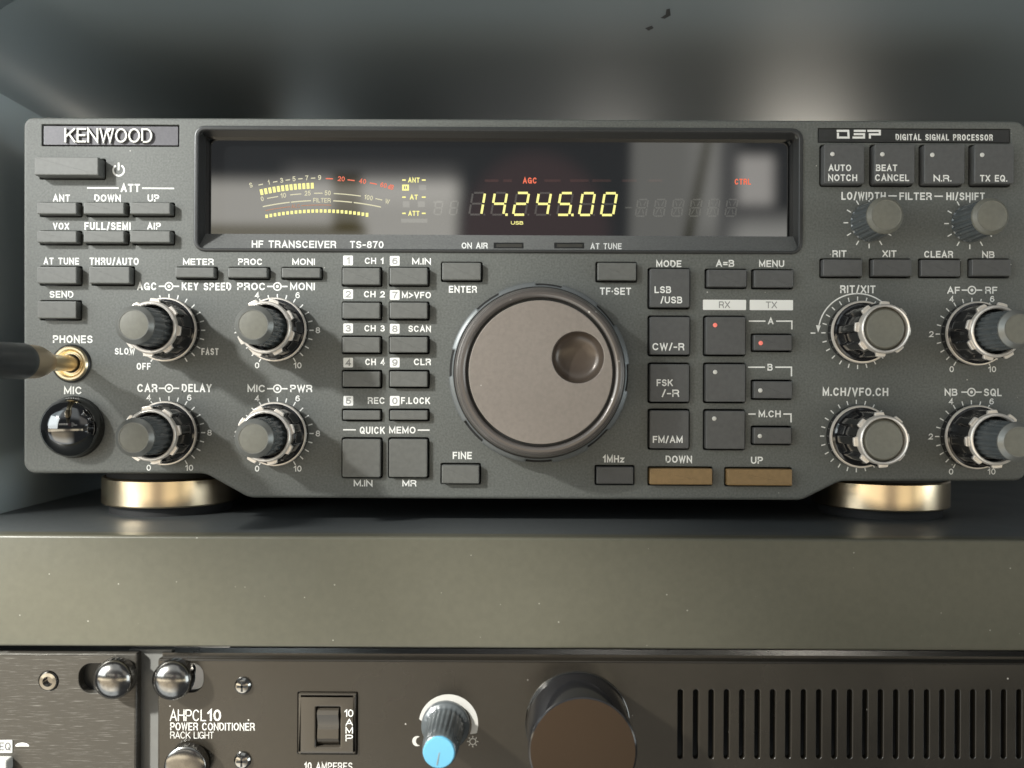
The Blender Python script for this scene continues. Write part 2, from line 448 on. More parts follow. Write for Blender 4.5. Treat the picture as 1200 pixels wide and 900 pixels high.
# ---- printing: a plain sans serif drawn with strokes (u across, v up, both 0..1 along the stroke centres)
def _ar(cx, cy, rx, ry, a0, a1, n=12):
    return [(cx + rx * math.cos(math.radians(a0 + (a1 - a0) * k / n)), cy + ry * math.sin(math.radians(a0 + (a1 - a0) * k / n))) for k in range(n + 1)]
def _el(cx, cy, rx, ry): return ['o'] + _ar(cx, cy, rx, ry, 0, 342, 19)
_sq = lambda cx, cy, a: _ar(cx, cy, a, a, 0, 300, 5)
GL = {
 ' ': (0.30, []), 'A': (0.76, [[(0, 0), (0.5, 1), (1, 0)], [(0.17, 0.31), (0.83, 0.31)]]),
 'B': (0.68, [[(0, 0), (0, 1), (0.62, 1)] + _ar(0.62, 0.765, 0.3, 0.235, 80, -80) + [(0.62, 0.53), (0, 0.53)], [(0.62, 0.53)] + _ar(0.66, 0.265, 0.34, 0.265, 80, -80) + [(0.62, 0), (0, 0)]]),
 'C': (0.76, [_ar(0.5, 0.5, 0.5, 0.5, 42, 318, 20)]), 'D': (0.72, [[(0, 0), (0, 1), (0.42, 1)] + _ar(0.45, 0.5, 0.55, 0.5, 80, -80, 14) + [(0.42, 0), (0, 0)]]),
 'E': (0.60, [[(1, 1), (0, 1), (0, 0), (1, 0)], [(0, 0.51), (0.9, 0.51)]]), 'F': (0.57, [[(1, 1), (0, 1), (0, 0)], [(0, 0.5), (0.88, 0.5)]]),
 'G': (0.79, [_ar(0.5, 0.5, 0.5, 0.5, 45, 335, 20) + [(1, 0.45), (0.58, 0.45)], [(1, 0.45), (1, 0)]]),
 'H': (0.71, [[(0, 0), (0, 1)], [(1, 0), (1, 1)], [(0, 0.51), (1, 0.51)]]), 'I': (0.0, [[(0.5, 0), (0.5, 1)]]),
 'K': (0.74, [[(0, 0), (0, 1)], [(0.95, 1), (0.02, 0.36)], [(0.36, 0.62), (1, 0)]]), 'L': (0.56, [[(0, 1), (0, 0), (1, 0)]]),
 'M': (0.86, [[(0, 0), (0, 1), (0.5, 0.12), (1, 1), (1, 0)]]), 'N': (0.73, [[(0, 0), (0, 1), (1, 0), (1, 1)]]),
 'O': (0.80, [_el(0.5, 0.5, 0.5, 0.5)]), 'P': (0.66, [[(0, 0), (0, 1), (0.62, 1)] + _ar(0.65, 0.73, 0.35, 0.27, 80, -80) + [(0.62, 0.46), (0, 0.46)]]),
 'Q': (0.80, [_el(0.5, 0.5, 0.5, 0.5), [(0.6, 0.3), (1, -0.02)]]), 'R': (0.70, [[(0, 0), (0, 1), (0.62, 1)] + _ar(0.65, 0.74, 0.33, 0.26, 80, -80) + [(0.62, 0.48), (0, 0.48)], [(0.62, 0.48), (0.92, 0.30), (0.98, 0)]]),
 'S': (0.67, [_ar(0.5, 0.745, 0.46, 0.255, 25, 235, 12) + _ar(0.5, 0.255, 0.5, 0.255, 62, -155, 14)]), 'T': (0.65, [[(0, 1), (1, 1)], [(0.5, 1), (0.5, 0)]]),
 'U': (0.71, [[(0, 1), (0, 0.36)] + _ar(0.5, 0.36, 0.5, 0.36, 190, 350) + [(1, 0.36), (1, 1)]]), 'V': (0.72, [[(0, 1), (0.5, 0), (1, 1)]]),
 'W': (1.0, [[(0, 1), (0.24, 0), (0.5, 0.95), (0.76, 0), (1, 1)]]), 'X': (0.72, [[(0, 0), (1, 1)], [(0, 1), (1, 0)]]), 'Y': (0.72, [[(0, 1), (0.5, 0.45), (1, 1)], [(0.5, 0.45), (0.5, 0)]]),
 'Z': (0.64, [[(0, 1), (1, 1), (0, 0), (1, 0)]]), 'z': (0.52, [[(0, 0.62), (1, 0.62), (0, 0), (1, 0)]]),
 'd': (0.56, [[(1, 0), (1, 1)], _el(0.5, 0.32, 0.5, 0.32)]),
 '1': (0.30, [[(0, 0.74), (0.9, 1), (0.9, 0)]]), '2': (0.60, [_ar(0.5, 0.70, 0.48, 0.30, 165, -40, 14) + [(0, 0), (1, 0)]]),
 '3': (0.60, [_ar(0.47, 0.76, 0.43, 0.24, 155, -80, 12) + [(0.4, 0.52)], [(0.4, 0.52)] + _ar(0.48, 0.265, 0.5, 0.265, 80, -155, 12)]),
 '4': (0.62, [[(0.74, 0), (0.74, 1), (0, 0.28), (1, 0.28)]]), '5': (0.60, [[(0.92, 1), (0.16, 1), (0.07, 0.50)] + _ar(0.48, 0.32, 0.51, 0.32, 125, -150, 14)]),
 '6': (0.60, [_el(0.5, 0.31, 0.5, 0.31), _ar(0.56, 0.42, 0.55, 0.58, 195, 55, 12)]), '7': (0.58, [[(0, 1), (1, 1), (0.55, 0.45), (0.36, 0)]]),
 '8': (0.60, [_el(0.5, 0.76, 0.43, 0.24), _el(0.5, 0.265, 0.5, 0.265)]), '9': (0.60, [_el(0.5, 0.69, 0.5, 0.31), _ar(0.44, 0.58, 0.55, 0.58, 15, -125, 12)]),
 '0': (0.60, [_el(0.5, 0.5, 0.5, 0.5)]), '-': (0.36, [[(0, 0.42), (1, 0.42)]]), '/': (0.34, [[(0, -0.06), (1, 1.06)]]),
 '.': (0.0, [[(0.5, -0.01), (0.5, 0.01)]]), '\u00b7': (0.0, [[(0.5, 0.46), (0.5, 0.48)]]), '=': (0.5, [[(0, 0.64), (1, 0.64)], [(0, 0.30), (1, 0.30)]]), '>': (0.6, [[(0, 0.86), (1, 0.46), (0, 0.06)]])}


def flat(h):
    return lambda px, py: P(px, py, h)


def txt(bm, s, x0, x1, y0, y1, at, bold=0.02, ang=0.0, shear=0.0, ext=0.0):
    """lettering fitted into the pixel box; at(px, py) -> point on the surface"""
    if not callable(at): at = flat(at)
    hgt = y1 - y0; t = (0.15 + 1.6 * bold) * hgt
    gaps = (len(s) - 1) * 0.80 * t
    nat = sum(GL[c][0] for c in s) * (hgt - t)
    kx = (x1 - x0 - gaps - len(s) * t) / max(nat, 1e-6)
    cx, cy = (x0 + x1) / 2, (y0 + y1) / 2; ca, sa = math.cos(ang), math.sin(ang)
    lay = [0]

    def put(px, py):
        a, b = px - cx, -(py - cy)
        a += shear * b
        a, b = a * ca - b * sa, a * sa + b * ca
        # lettering runs along the object's own level, which the rolled camera sees slightly turned
        a, b = a + b * ROLL, b - a * ROLL
        return at(cx + a, cy - b) + Vector((0, -0.004 * lay[0], 0))
    pen = x0
    for c in s:
        w, strokes = GL[c]; w = w * (hgt - t) * kx
        for k, st in enumerate(strokes):
            closed = st[0] == 'o'
            pts = st[1:] if closed else st
            lay[0] = k
            px = [(pen + t / 2 + u * w, y1 - t / 2 - v * (hgt - t)) for u, v in pts]
            if not closed:          # square ends reach the edge of the letter
                d0 = (Vector(px[0]) - Vector(px[1])).normalized() * t * 0.5; d1 = (Vector(px[-1]) - Vector(px[-2])).normalized() * t * 0.5
                px[0] = tuple(Vector(px[0]) + d0); px[-1] = tuple(Vector(px[-1]) + d1)
            stroke(bm, px, t, put, closed)
        pen += w + t + 0.80 * t
    if ext:
        fs = bm.faces[:]
        r = bmesh.ops.extrude_face_region(bm, geom=fs)
        bmesh.ops.translate(bm, verts=[g for g in r['geom'] if isinstance(g, bmesh.types.BMVert)], vec=(0, -2 * ext, 0))


def stroke(bm, pts, w, at, closed=False):
    """a printed line of pixel width w through pixel points"""
    if not callable(at): at = flat(at)
    n = len(pts); L = []; R = []
    for i in range(n):
        p = Vector(pts[i])
        a = Vector(pts[i - 1]) if (i > 0 or closed) else None
        b = Vector(pts[(i + 1) % n]) if (i < n - 1 or closed) else None
        d1 = (p - a).normalized() if a is not None else (b - p).normalized()
        d2 = (b - p).normalized() if b is not None else d1
        n1 = Vector((-d1.y, d1.x)); n2 = Vector((-d2.y, d2.x)); m = (n1 + n2).normalized()
        k = w / 2 / max(0.35, m.dot(n1))
        L.append(bm.verts.new(at(*(p + m * k)))); R.append(bm.verts.new(at(*(p - m * k))))
    for i in range(n if closed else n - 1):
        j = (i + 1) % n
        f = bm.faces.new((L[i], L[j], R[j], R[i])); f.normal_update()
        if f.normal.y > 0: f.normal_flip()


def pbox(bm, x0, x1, y0, y1, at):
    stroke(bm, [(x0, (y0 + y1) / 2), (x1, (y0 + y1) / 2)], y1 - y0, at)


def arcpts(cx, cy, r, a0, a1, n=24):
    return [(cx + r * math.cos(math.radians(a0 + (a1 - a0) * k / n)), cy - r * math.sin(math.radians(a0 + (a1 - a0) * k / n))) for k in range(n + 1)]


# ================================================================== the rack round the radio
ZS = -46.0                                    # shelf top
bm = bmesh.new(); box(bm, -184, -178, 12, 420, ZS, 100); wl_ = build('wall', bm, M['wall'], smooth=0); wl_['kind'] = 'structure'
bm = bmesh.new(); box(bm, -178, 420, 420, 424, ZS, 92); wb_ = build('wall', bm, M['case'], smooth=0); wb_['kind'] = 'structure'  # unseen back panel, added to block the backlight below the radio
bm = bmesh.new()
prof = [(420, 150), (420, 127)] + [(-151 - 27 * math.sin(PI / 2 * k / 16), 100 + 27 * math.cos(PI / 2 * k / 16)) for k in range(17)] + [(-184, 100), (-184, 150)]
va = [bm.verts.new((x, -3, z)) for x, z in prof]; vb = [bm.verts.new((x, 419.9, z)) for x, z in prof]
for i in range(len(prof)): bm.faces.new((va[i], va[(i + 1) % len(prof)], vb[(i + 1) % len(prof)], vb[i]))
ce = build('ceiling', bm, M['ceiling'], smooth=30); ce['kind'] = 'structure'
bm = bmesh.new()
for pts in (((781, 11), (785, 10), (786, 18), (779, 22), (774, 21), (780, 17)), ((756, 33), (764, 30), (766, 33), (760, 36))):
    vs = []
    for px, py in pts:
        d = P(px, py, 0) - Vector((0, -D, 0)); d *= 126.9 / d.z; vs.append(bm.verts.new(Vector((0, -D, 0)) + d))
    bm.faces.new(vs)
sm = build('scuff_mark', bm, M['case'], smooth=0); sm.parent = ce

# shelf: plate with a deep front lip
sh = thing('shelf', (0, 0, ZS - 34), 'deep olive grey metal shelf front running across the picture under the radio', 'shelf')
ylip = -27.0
bm = bmesh.new()
prof = []
for k in range(7):
    a = PI / 2 * k / 6; prof.append((ylip + 0.9 - 0.9 * math.sin(a), ZS - 0.9 + 0.9 * math.cos(a)))
for k in range(7):
    a = PI / 2 * k / 6; prof.append((ylip + 0.9 - 0.9 * math.cos(a), ZS - 33.4 + 0.9 - 0.9 * math.sin(a)))
prof = [(ylip + 6, ZS)] + prof + [(ylip + 6, ZS - 33.4)]
va = [bm.verts.new((-460, y, z)) for y, z in prof]; vb = [bm.verts.new((460, y, z)) for y, z in prof]
for i in range(len(prof) - 1): bm.faces.new((va[i], va[i + 1], vb[i + 1], vb[i]))
build('front_lip', bm, M['shelf'], sh)
bm = bmesh.new(); box(bm, -460, 460, ylip + 6, 420, ZS - 4, ZS - 0.02); build('shelf_plate', bm, M['shelftop'], sh, smooth=0)

# ================================================================== the radio
LBL = 'dark grey radio transceiver with big tuning dial and yellow frequency digits, standing on the shelf'
RO = Vector((0, 30, ZS))
radio = thing('radio_transceiver', RO, LBL, 'radio')

# ---- key table: hole box in pixels, height, material, lettering [(text, box)], lamp
B = []
def key(x0, x1, y0, y1, h=2.6, m='button', text=(), lamp=None, r=0.5):
    B.append((x0, x1, y0, y1, h, m, text, lamp, r))


key(46.5, 124, 186, 210.5, 4.4)                                   # power
for x0, x1 in ((47, 96.5), (101, 151.5), (155, 205)):
    key(x0, x1, 237.5, 254.5, 3.0); key(x0, x1, 270.5, 287.5, 3.0)
key(47, 96.5, 312, 335, 3.0); key(107.5, 158, 312, 335, 3.0)
key(207, 255.5, 312.7, 328); key(268, 317, 313, 328, 2.4); key(330, 378.5, 313, 328, 2.0)
key(47, 96, 352, 375.5, 2.8)
for x0, x1 in ((400.8, 448), (456, 503.5)):
    for y0, y1, h in ((313, 336, 2.2), (353.5, 375.5, 2.2), (393.5, 415, 2.2), (433.5, 455, 1.8), (479, 493.5, 1.4)):
        if x0 > 450: h += 0.5
        key(x0, x1, y0, y1, h)
key(400.5, 448.5, 512.5, 560.5, 1.8, r=0.8); key(455, 503, 512.5, 560.5, 1.8, r=0.8)
key(517, 565.5, 307, 330.5, 2.2); key(698, 746.5, 307, 331, 2.0)
key(516.5, 563.5, 542.7, 567.5, 2.6); key(697, 743.5, 545, 568.5, 1.0, 'darkbutton')
key(759, 808.5, 314, 362.5, 2.2, 'darkbutton', [('LSB', (767, 786.5, 335.5, 343.5)), ('/USB', (774, 799.5, 347.5, 355.5))], r=0.7)
key(759, 808.5, 370, 417.5, 2.2, 'darkbutton', [('CW/-R', (764.5, 802, 402, 410.5))], r=0.7)
key(759, 808, 425, 472.5, 2.0, 'darkbutton', [('FSK', (769.5, 788.5, 444.5, 452.5)), ('/-R', (775.5, 796, 456.5, 465))], r=0.7)
key(759, 808, 479, 527, 1.6, 'darkbutton', [('FM/AM', (765, 800, 511, 519))], r=0.7)
key(826, 875, 315, 338.5, 2.0, 'darkbutton'); key(880.5, 929.5, 315.5, 339, 2.0, 'darkbutton')
key(824, 873.5, 370, 417.5, 2.2, 'darkbutton', (), (838, 381, 'ledred'), r=0.7)
key(824, 873.5, 425, 472.5, 2.0, 'darkbutton', (), (838, 436, 'led'), r=0.7)
key(824, 873, 479.5, 527.5, 2.0, 'darkbutton', (), (837, 490.5, 'led'), r=0.7)
key(880, 928, 391, 412.5, 2.0, 'darkbutton', (), (891.5, 402, 'ledred'))
key(880, 928, 445, 468.5, 2.0, 'darkbutton', (), (891, 457.5, 'led'))
key(880, 927.5, 499, 521.5, 2.0, 'darkbutton', (), (890.5, 511, 'led'))
key(759, 835, 546.7, 569, 2.2, 'goldbutton'); key(849, 928, 547.5, 570, 2.2, 'goldbutton')
key(960.5, 1010.5, 169.8, 219, 3.0, 'darkbutton', [('AUTO', (971, 997.5, 192.8, 200.5)), ('NOTCH', (970.5, 1004.5, 204.3, 212.2))], (975.5, 180.5, 'led'), 0.9)
key(1019, 1069, 169.8, 219, 3.0, 'darkbutton', [('BEAT', (1026.5, 1051.5, 192.8, 200.5)), ('CANCEL', (1025.5, 1065.5, 204.3, 212.2))], (1034, 180.8, 'led'), 0.9)
key(1076.8, 1127, 170, 219.3, 3.0, 'darkbutton', [('N.R.', (1094, 1115, 205, 212.6))], (1092.5, 181.5, 'led'), 0.9)
key(1135, 1184, 170, 219.3, 3.0, 'darkbutton', [('TX EQ.', (1148.5, 1180.5, 205, 212.8))], (1151, 181.5, 'led'), 0.9)
for x0, x1 in ((960.5, 1009.5), (1018.5, 1067), (1076, 1125.5), (1134, 1182.5)):
    key(x0, x1, 303, 326, 1.0 if x0 == 1076 else 2.0, 'darkbutton')

# ---- front panel plate with every opening cut through it
outline = []
for px, py, r in ((27, 555, 4.0), (240, 555, 8.0), (291, 583.5, 8.0), (940, 586.5, 8.0), (985, 564, 8.0), (1204, 563.5, 4.0), (1204, 141.5, 4.2), (27, 137, 3.2)):
    p = P(px, py, 0); outline.append((p.x, p.z, r))
outline = fillet(outline, 8)
holes = [prect(b[0], b[1], b[2], b[3], 0, b[8]) for b in B]
holes.append(prect(231, 937, 152.5, 293, 0, 2.6))                # display
holes.append(prect(958.5, 1184.5, 150.5, 167.5, 0, 0.2))         # DSP strip
holes.append(prect(49, 210, 146, 171.5, 0, 0.2))                 # maker's badge
jack = P(84, 426, 0); holes.append(circ(jack.x, jack.z, 6.2, 40))
bm = plate(bmesh.new(), outline, holes, 0, 3.2, 1.1, 0.22)
panel = build('front_panel', bm, M['panel'], radio)
bm = bmesh.new()
inner = [(x - nx * 1.5, z - nz * 1.5, nx, nz) for x, z, nx, nz in outline]
plate(bm, inner, (), -10.0, 5.0, 0.0, 0.0)
build('chassis', bm, M['black'], radio, smooth=0)
bm = bmesh.new(); box(bm, -158, 163, 12, 330, -27, 85); build('case', bm, M['case'], radio, smooth=0)

# ---- keys
for x0, x1, y0, y1, h, m, text, lamp, r in B:
    loop = prect(x0, x1, y0, y1, 0, max(0.3, r - 0.2), -0.5)
    k = build('push_button', solid(loop, h, h + 2.8, 0.32), M[m], radio)
    if text:
        for s, (a, b_, c, d) in text:
            bm = bmesh.new(); txt(bm, s, a, b_, c, d, h + 0.03, 0.02)
            build('lettering', bm, M['ink'], k, smooth=0)
    if lamp:
        c = P(lamp[0], lamp[1], h)
        bm = lathe(bmesh.new(), [(0.72, 0), (0.72, 0.06), (0.55, 0.22), (0.25, 0.3), (0, 0.32)], (c.x, c.z), h, 20)
        build('indicator_lamp', bm, M[lamp[2]], k)

# ---- printed legends
H0 = 0.03
LEG = [('ATT', 141.5, 164, 215.5, 225), ('ANT', 62, 82, 228, 236.2), ('DOWN', 110.5, 141.5, 228, 236.2), ('UP', 173, 186.5, 228, 236.2),
       ('VOX', 62, 81, 261, 269), ('FULL/SEMI', 99, 153, 260.5, 269.5), ('AIP', 172.5, 188.5, 261, 269),
       ('AT TUNE', 51, 92.5, 302, 310), ('THRU/AUTO', 105, 162.5, 302, 310.5), ('METER', 214.5, 250.5, 303, 310.5), ('PROC', 279, 307.5, 303, 310.5), ('MONI', 342.5, 369, 303, 310.5),
       ('SEND', 58, 86, 341, 349), ('AGC', 160.7, 183.5, 331, 340), ('KEY SPEED', 213, 271, 331, 340.2), ('PROC', 278, 311, 331.3, 340), ('MONI', 340, 369, 331.3, 340),
       ('PHONES', 62, 108.5, 393, 402), ('MIC', 75, 96, 453, 462), ('CAR', 160.8, 184.5, 450, 459.5), ('DELAY', 213, 248, 450, 459.5), ('MIC', 290, 311, 451, 459.5), ('PWR', 340, 366, 451, 459.5),
       ('SLOW', 134.5, 158, 407.8, 415.5), ('OFF', 160, 176.5, 425.3, 433.3), ('FAST', 236, 256, 408, 416),
       ('CH 1', 427.5, 449.5, 302, 309.3), ('CH 2', 426.5, 451, 341, 348.5), ('CH 3', 427, 451, 381, 388.5), ('CH 4', 428, 451, 420.3, 428),
       ('REC', 431, 451, 465.5, 473.3), ('M.IN', 483, 505, 302.5, 310), ('M>VFO', 471, 505, 342, 349.5), ('SCAN', 478.5, 505, 381.5, 389), ('CLR', 485, 505, 420.3, 428), ('F.LOCK', 470, 504, 465.5, 473.5),
       ('QUICK', 421.5, 451, 500, 508.5), ('MEMO', 456, 487, 500, 508), ('M.IN', 414.5, 436.5, 562.5, 570), ('MR', 471.5, 488, 562.5, 570),
       ('ENTER', 526, 559, 335, 343), ('TF·SET', 703, 739.5, 337, 345.5), ('FINE', 530.5, 553, 529.5, 538), ('1MHz', 706.5, 731.5, 533.5, 542),
       ('MODE', 769, 798.5, 305, 313), ('A=B', 839, 860.5, 304.5, 312.7), ('MENU', 889.5, 919, 305, 313), ('A', 900, 906.5, 372.2, 380), ('B', 899.3, 905.5, 426.3, 434.3), ('M.CH', 889, 915, 481, 489),
       ('DOWN', 780, 811, 534, 542.3), ('UP', 880, 894, 535.2, 543.5),
       ('LO/WIDTH', 986, 1038, 225, 234.3), ('FILTER', 1054, 1092, 225.5, 234.3), ('HI/SHIFT', 1109, 1154, 225.5, 234.6),
       ('RIT', 975.5, 992, 293.3, 301.3), ('XIT', 1034, 1050.5, 293.3, 301.3), ('CLEAR', 1083, 1117, 294, 302), ('NB', 1151, 1165.5, 294.5, 302.3),
       ('RIT/XIT', 984.5, 1026, 334.4, 343.6), ('AF', 1110, 1125, 336, 344.2), ('RF', 1154.5, 1168.8, 336, 344.2), ('M.CH/VFO.CH', 964, 1041, 454.3, 464), ('NB', 1107, 1122, 455.5, 463.8), ('SQL', 1153, 1174, 455.3, 464.3)]
for s, a, b_, c, d in LEG:
    bm = bmesh.new(); txt(bm, s, a, b_, c, d, H0, 0.022); build('lettering', bm, M['ink'], panel, smooth=0)
# rules and symbols, each a mark of its own
def mark(name, fn, m='ink'):
    bm = bmesh.new(); fn(bm); return build(name, bm, M[m], panel, smooth=0)
for x0, y0, x1, y1, w in ((102, 220.2, 139, 220.4, 1.6), (166.5, 220.6, 204, 220.8, 1.6), (402, 503.6, 417, 503.7, 1.5), (489.5, 504, 503.5, 504, 1.5), (1041, 229.5, 1051, 229.6, 1.5), (1095, 229.9, 1105, 230, 1.5)):
    mark('rule_line', lambda bm: stroke(bm, [(x0, y0), (x1, y1)], w, H0))
for y, a0, a1, b0, b1, dr in ((376.3, 877.5, 897, 909.5, 928, 386), (430.3, 876.5, 896.5, 908.5, 927.5, 441), (485.2, 877, 885.5, 918, 927, 495)):
    mark('rule_line', lambda bm: stroke(bm, [(a0, y), (a1, y)], 1.6, H0)); mark('rule_line', lambda bm: stroke(bm, [(b0, y), (b1, y), (b1, dr)], 1.6, H0))
def ring_symbol(bm, cx, cy):
    stroke(bm, arcpts(cx, cy, 4.4, 0, 345, 22), 1.5, H0, True); stroke(bm, arcpts(cx, cy, 0.9, 0, 330, 10), 1.8, H0, True)
    stroke(bm, [(cx - 12, cy), (cx - 5.2, cy)], 1.6, H0); stroke(bm, [(cx + 5.2, cy), (cx + 12, cy)], 1.6, H0)
for cx, cy in ((198, 335.5), (325, 335.7), (198, 455), (325, 455.5), (1139, 340), (1138.5, 459.5)):
    mark('knob_symbol', lambda bm: ring_symbol(bm, cx, cy))
mark('power_symbol', lambda bm: (stroke(bm, arcpts(139, 199.5, 6.4, 120, 420, 24), 2.0, H0), stroke(bm, [(139, 190.5), (139, 199.5)], 2.0, H0)))
# number tiles, white with the digit left dark
for n, x, y in ((1, 402.3, 299.5), (2, 402.4, 339), (3, 402.4, 379), (4, 402.4, 419.2), (5, 402.6, 464), (6, 457, 300), (7, 457, 340), (8, 457, 379.6), (9, 457, 419.2), (0, 457, 464)):
    c = P(x + 5.6, y + 5.7, 0); w = PX(11.4) / 2
    mark('number_tile', lambda bm: sheet(bm, rect(c.x - w, c.x + w, c.z - w, c.z + w, 0.35), H0))
    wd = 2.0 if n == 1 else 3.2
    mark('tile_digit', lambda bm: txt(bm, str(n), x + 5.7 - wd, x + 5.7 + wd, y + 1.7, y + 9.7, H0 + 0.03, 0.02), 'inkgrey')
for s_, x0, x1, y0, t0 in (('RX', 823.7, 874.3, 351.3, 842.5), ('TX', 878.5, 929.3, 351.5, 897.5)):
    mark('white_bar', lambda bm: sheet(bm, prect(x0, x1, y0, y0 + 12, 0, 0.25), H0))
    mark('bar_lettering', lambda bm: txt(bm, s_, t0, t0 + 13, y0 + 1.9, y0 + 9.7, H0 + 0.03, 0.0), 'inkgrey')


def scale_marks(cx, cy, nums=True, r0=37.5, r1=42.5, a_from=240, a_to=-60, step=15, r_num=47.5, skip=()):
    bm = bmesh.new()
    a = a_from
    while a >= a_to - 0.1:
        if a not in skip: stroke(bm, [(cx + r0 * math.cos(math.radians(a)), cy - r0 * math.sin(math.radians(a))), (cx + r1 * math.cos(math.radians(a)), cy - r1 * math.sin(math.radians(a)))], 1.35, H0)
        a -= step
    if nums:
        for s, an in (('0', 240), ('2', 180), ('4', 120), ('6', 60), ('8', 0), ('10', -60)):
            x = cx + r_num * math.cos(math.radians(an)); y = cy - r_num * math.sin(math.radians(an)); w = 4.6 if s == '10' else 2.6
            txt(bm, s, x - w, x + w, y - 3.5, y + 3.5, H0, 0.01)
    return bm


DUAL = [(198, 387, False), (325, 387, True), (198, 507, True), (325, 508, True), (1139, 391.5, True), (1138.3, 511.5, True)]
for cx, cy, nm in DUAL: build('dial_scale', scale_marks(cx, cy, nm), M['ink'], panel, smooth=0)
SINGLE = [(1005, 390), (1003.5, 511)]
for i, (cx, cy) in enumerate(SINGLE):
    bm = scale_marks(cx, cy, False, 37.5, 42.5, 270, -75 if i else -75)
    if i == 0:
        stroke(bm, arcpts(cx, cy, 46, 170, 40, 40), 1.5, H0)
        f = bm.faces.new([bm.verts.new(P(x, y, H0)) for x, y in ((956.2, 381.0), (958.8, 389.8), (961.8, 381.6))])
        stroke(bm, [(950, 390.3), (955.5, 390.3)], 1.5, H0)
    build('dial_scale', bm, M['ink'], panel, smooth=0)
for cx, cy in ((1018.5, 261), (1136.5, 262)):
    build('dial_scale', scale_marks(cx, cy, False, 24.5, 30, 270, -85, 30), M['ink'], panel, smooth=0)

# ---- maker's badge and DSP strip
c = P(129.5, 158.7, 0)
badge = build('maker_badge', solid(rect(c.x - PX(79), c.x + PX(79), c.z - PX(11.2), c.z + PX(11.2), 0.15), -0.25, 2.5, 0.15), M['badge'], radio)
bm = bmesh.new(); txt(bm, 'KENWOOD', 76.5, 179, 150.8, 167.5, 0.0, -0.022, ext=0.3)
v = [(124.6, 150.3), (130.8, 150.3), (127.7, 155.2)]
bm.faces.new([bm.verts.new(P(x, y, 0.6)) for x, y in v])
build('lettering', bm, M['silver'], badge, smooth=0)
c = P(1071.5, 159, 0)
strip = build('name_strip', solid(rect(c.x - PX(112), c.x + PX(112), c.z - PX(7.6), c.z + PX(7.6), 0.15), -0.2, 2.6, 0.15), M['bezel'], radio)
bm = bmesh.new(); hs = -0.15
def lg(pts, ox, oy): stroke(bm, [(ox + x, oy + y) for x, y in pts], 2.5, hs)
lg([(0.5, 1.3), (14, 1.3), (14.5, 9.2), (2, 9.2), (2, 3.4)], 980, 152)
lg([(17, 1.3), (3, 1.3)], 997.5, 152); lg([(3, 5.2), (15, 5.2), (15, 9.2), (1.5, 9.2)], 997.5, 152)
lg([(0.5, 1.3), (15, 1.3), (15, 5.4), (3.4, 5.4), (3.4, 10.4)], 1016, 152)
txt(bm, 'DIGITAL SIGNAL PROCESSOR', 1049.5, 1163.5, 157.2, 164.6, hs, 0.02)
build('lettering', bm, M['ink'], strip, smooth=0)

# ---- display: raised lip, sloping recess walls, ledge, glass
HW = -6.0
bm = bmesh.new()
plate(bm, prect(227.5, 940.5, 149, 296.5, 0, 3.6), [prect(233, 935.5, 154.5, 292.5, 0, 2.2)], 0.75, 1.4, 0.6, 0.4)
disp = build('display_frame', bm, M['bezel'], radio)
bm = bmesh.new()
def DP(px, py, h): return Vector((P(px, 224, h).x, -h, P(584, py, h).z))
o = [DP(232, 154, 0.2), DP(937, 154, 0.2), DP(937, 293.2, 0.2), DP(232, 293.2, 0.2)]
i_ = [DP(241, 162, HW), DP(929.5, 162, HW), DP(929.5, 275.6, HW), DP(241, 275.6, HW)]
o = [bm.verts.new(p) for p in o]; i_ = [bm.verts.new(p) for p in i_]
for a in (0, 1, 3): bm.faces.new((o[a], o[(a + 1) % 4], i_[(a + 1) % 4], i_[a]))
build('recess_wall', bm, M['bezel'], disp, smooth=0)
lp0 = DP(584, 293.2, 0.2); lp1 = DP(584, 275.6, HW); u_ = lp1 - lp0
ln = Vector((0, u_.z, -u_.y)).normalized()
if ln.y > 0: ln = -ln
CAMP = Vector((0, -D, 0))
def ledge(px, py, off=0.0):
    q = P(px, py, 0); d = q - CAMP; t = (lp0 + ln * off - CAMP).dot(ln) / d.dot(ln); return CAMP + d * t
bm = bmesh.new()
bm.faces.new([bm.verts.new(p) for p in (DP(232, 293.2, 0.2), DP(937, 293.2, 0.2), DP(929.5, 275.6, HW), DP(241, 275.6, HW))])
led = build('display_ledge', bm, M['ledge'], radio, smooth=0)
bm = bmesh.new(); up = lambda x, y: ledge(x, y, 0.05)
bm.free()
for q_ in (('HF TRANSCEIVER', 295, 394, 282, 290.5, up, 0.016), ('TS-870', 410, 449.5, 282.5, 290.8, up, 0.016), ('ON AIR', 541, 571.5, 284.3, 291.3, up, 0.012), ('AT TUNE', 692, 728.5, 285, 292, up, 0.012)):
    bm = bmesh.new(); txt(bm, *q_); build('lettering', bm, M['ink'], led, smooth=0)
for x0 in (578.5, 649.5):
    bm = bmesh.new(); pbox(bm, x0, x0 + 35, 284.3, 291, lambda x, y: ledge(x, y, 0.04)); build('indicator_slot', bm, M['black'], led, smooth=0)
    bm = bmesh.new(); pbox(bm, x0 + 3, x0 + 33, 286, 289.8, lambda x, y: ledge(x, y, 0.08)); build('indicator_lamp', bm, M['ledslot'], led, smooth=0)
bm = bmesh.new(); c = P(585, 218.9, HW); plate(bm, rect(c.x - PX(346, HW), c.x + PX(346, HW), c.z - PX(58.5, HW), c.z + PX(58.5, HW), 0.2), (), HW, 2.0, 0.1, 0, 2)
glass = build('display_window', bm, M['glass'], radio)
HG = HW + 0.05
SEG = {'0': 'abcdef', '1': 'bc', '2': 'abged', '4': 'fgbc', '5': 'afgcd', '8': 'abcdefg'}
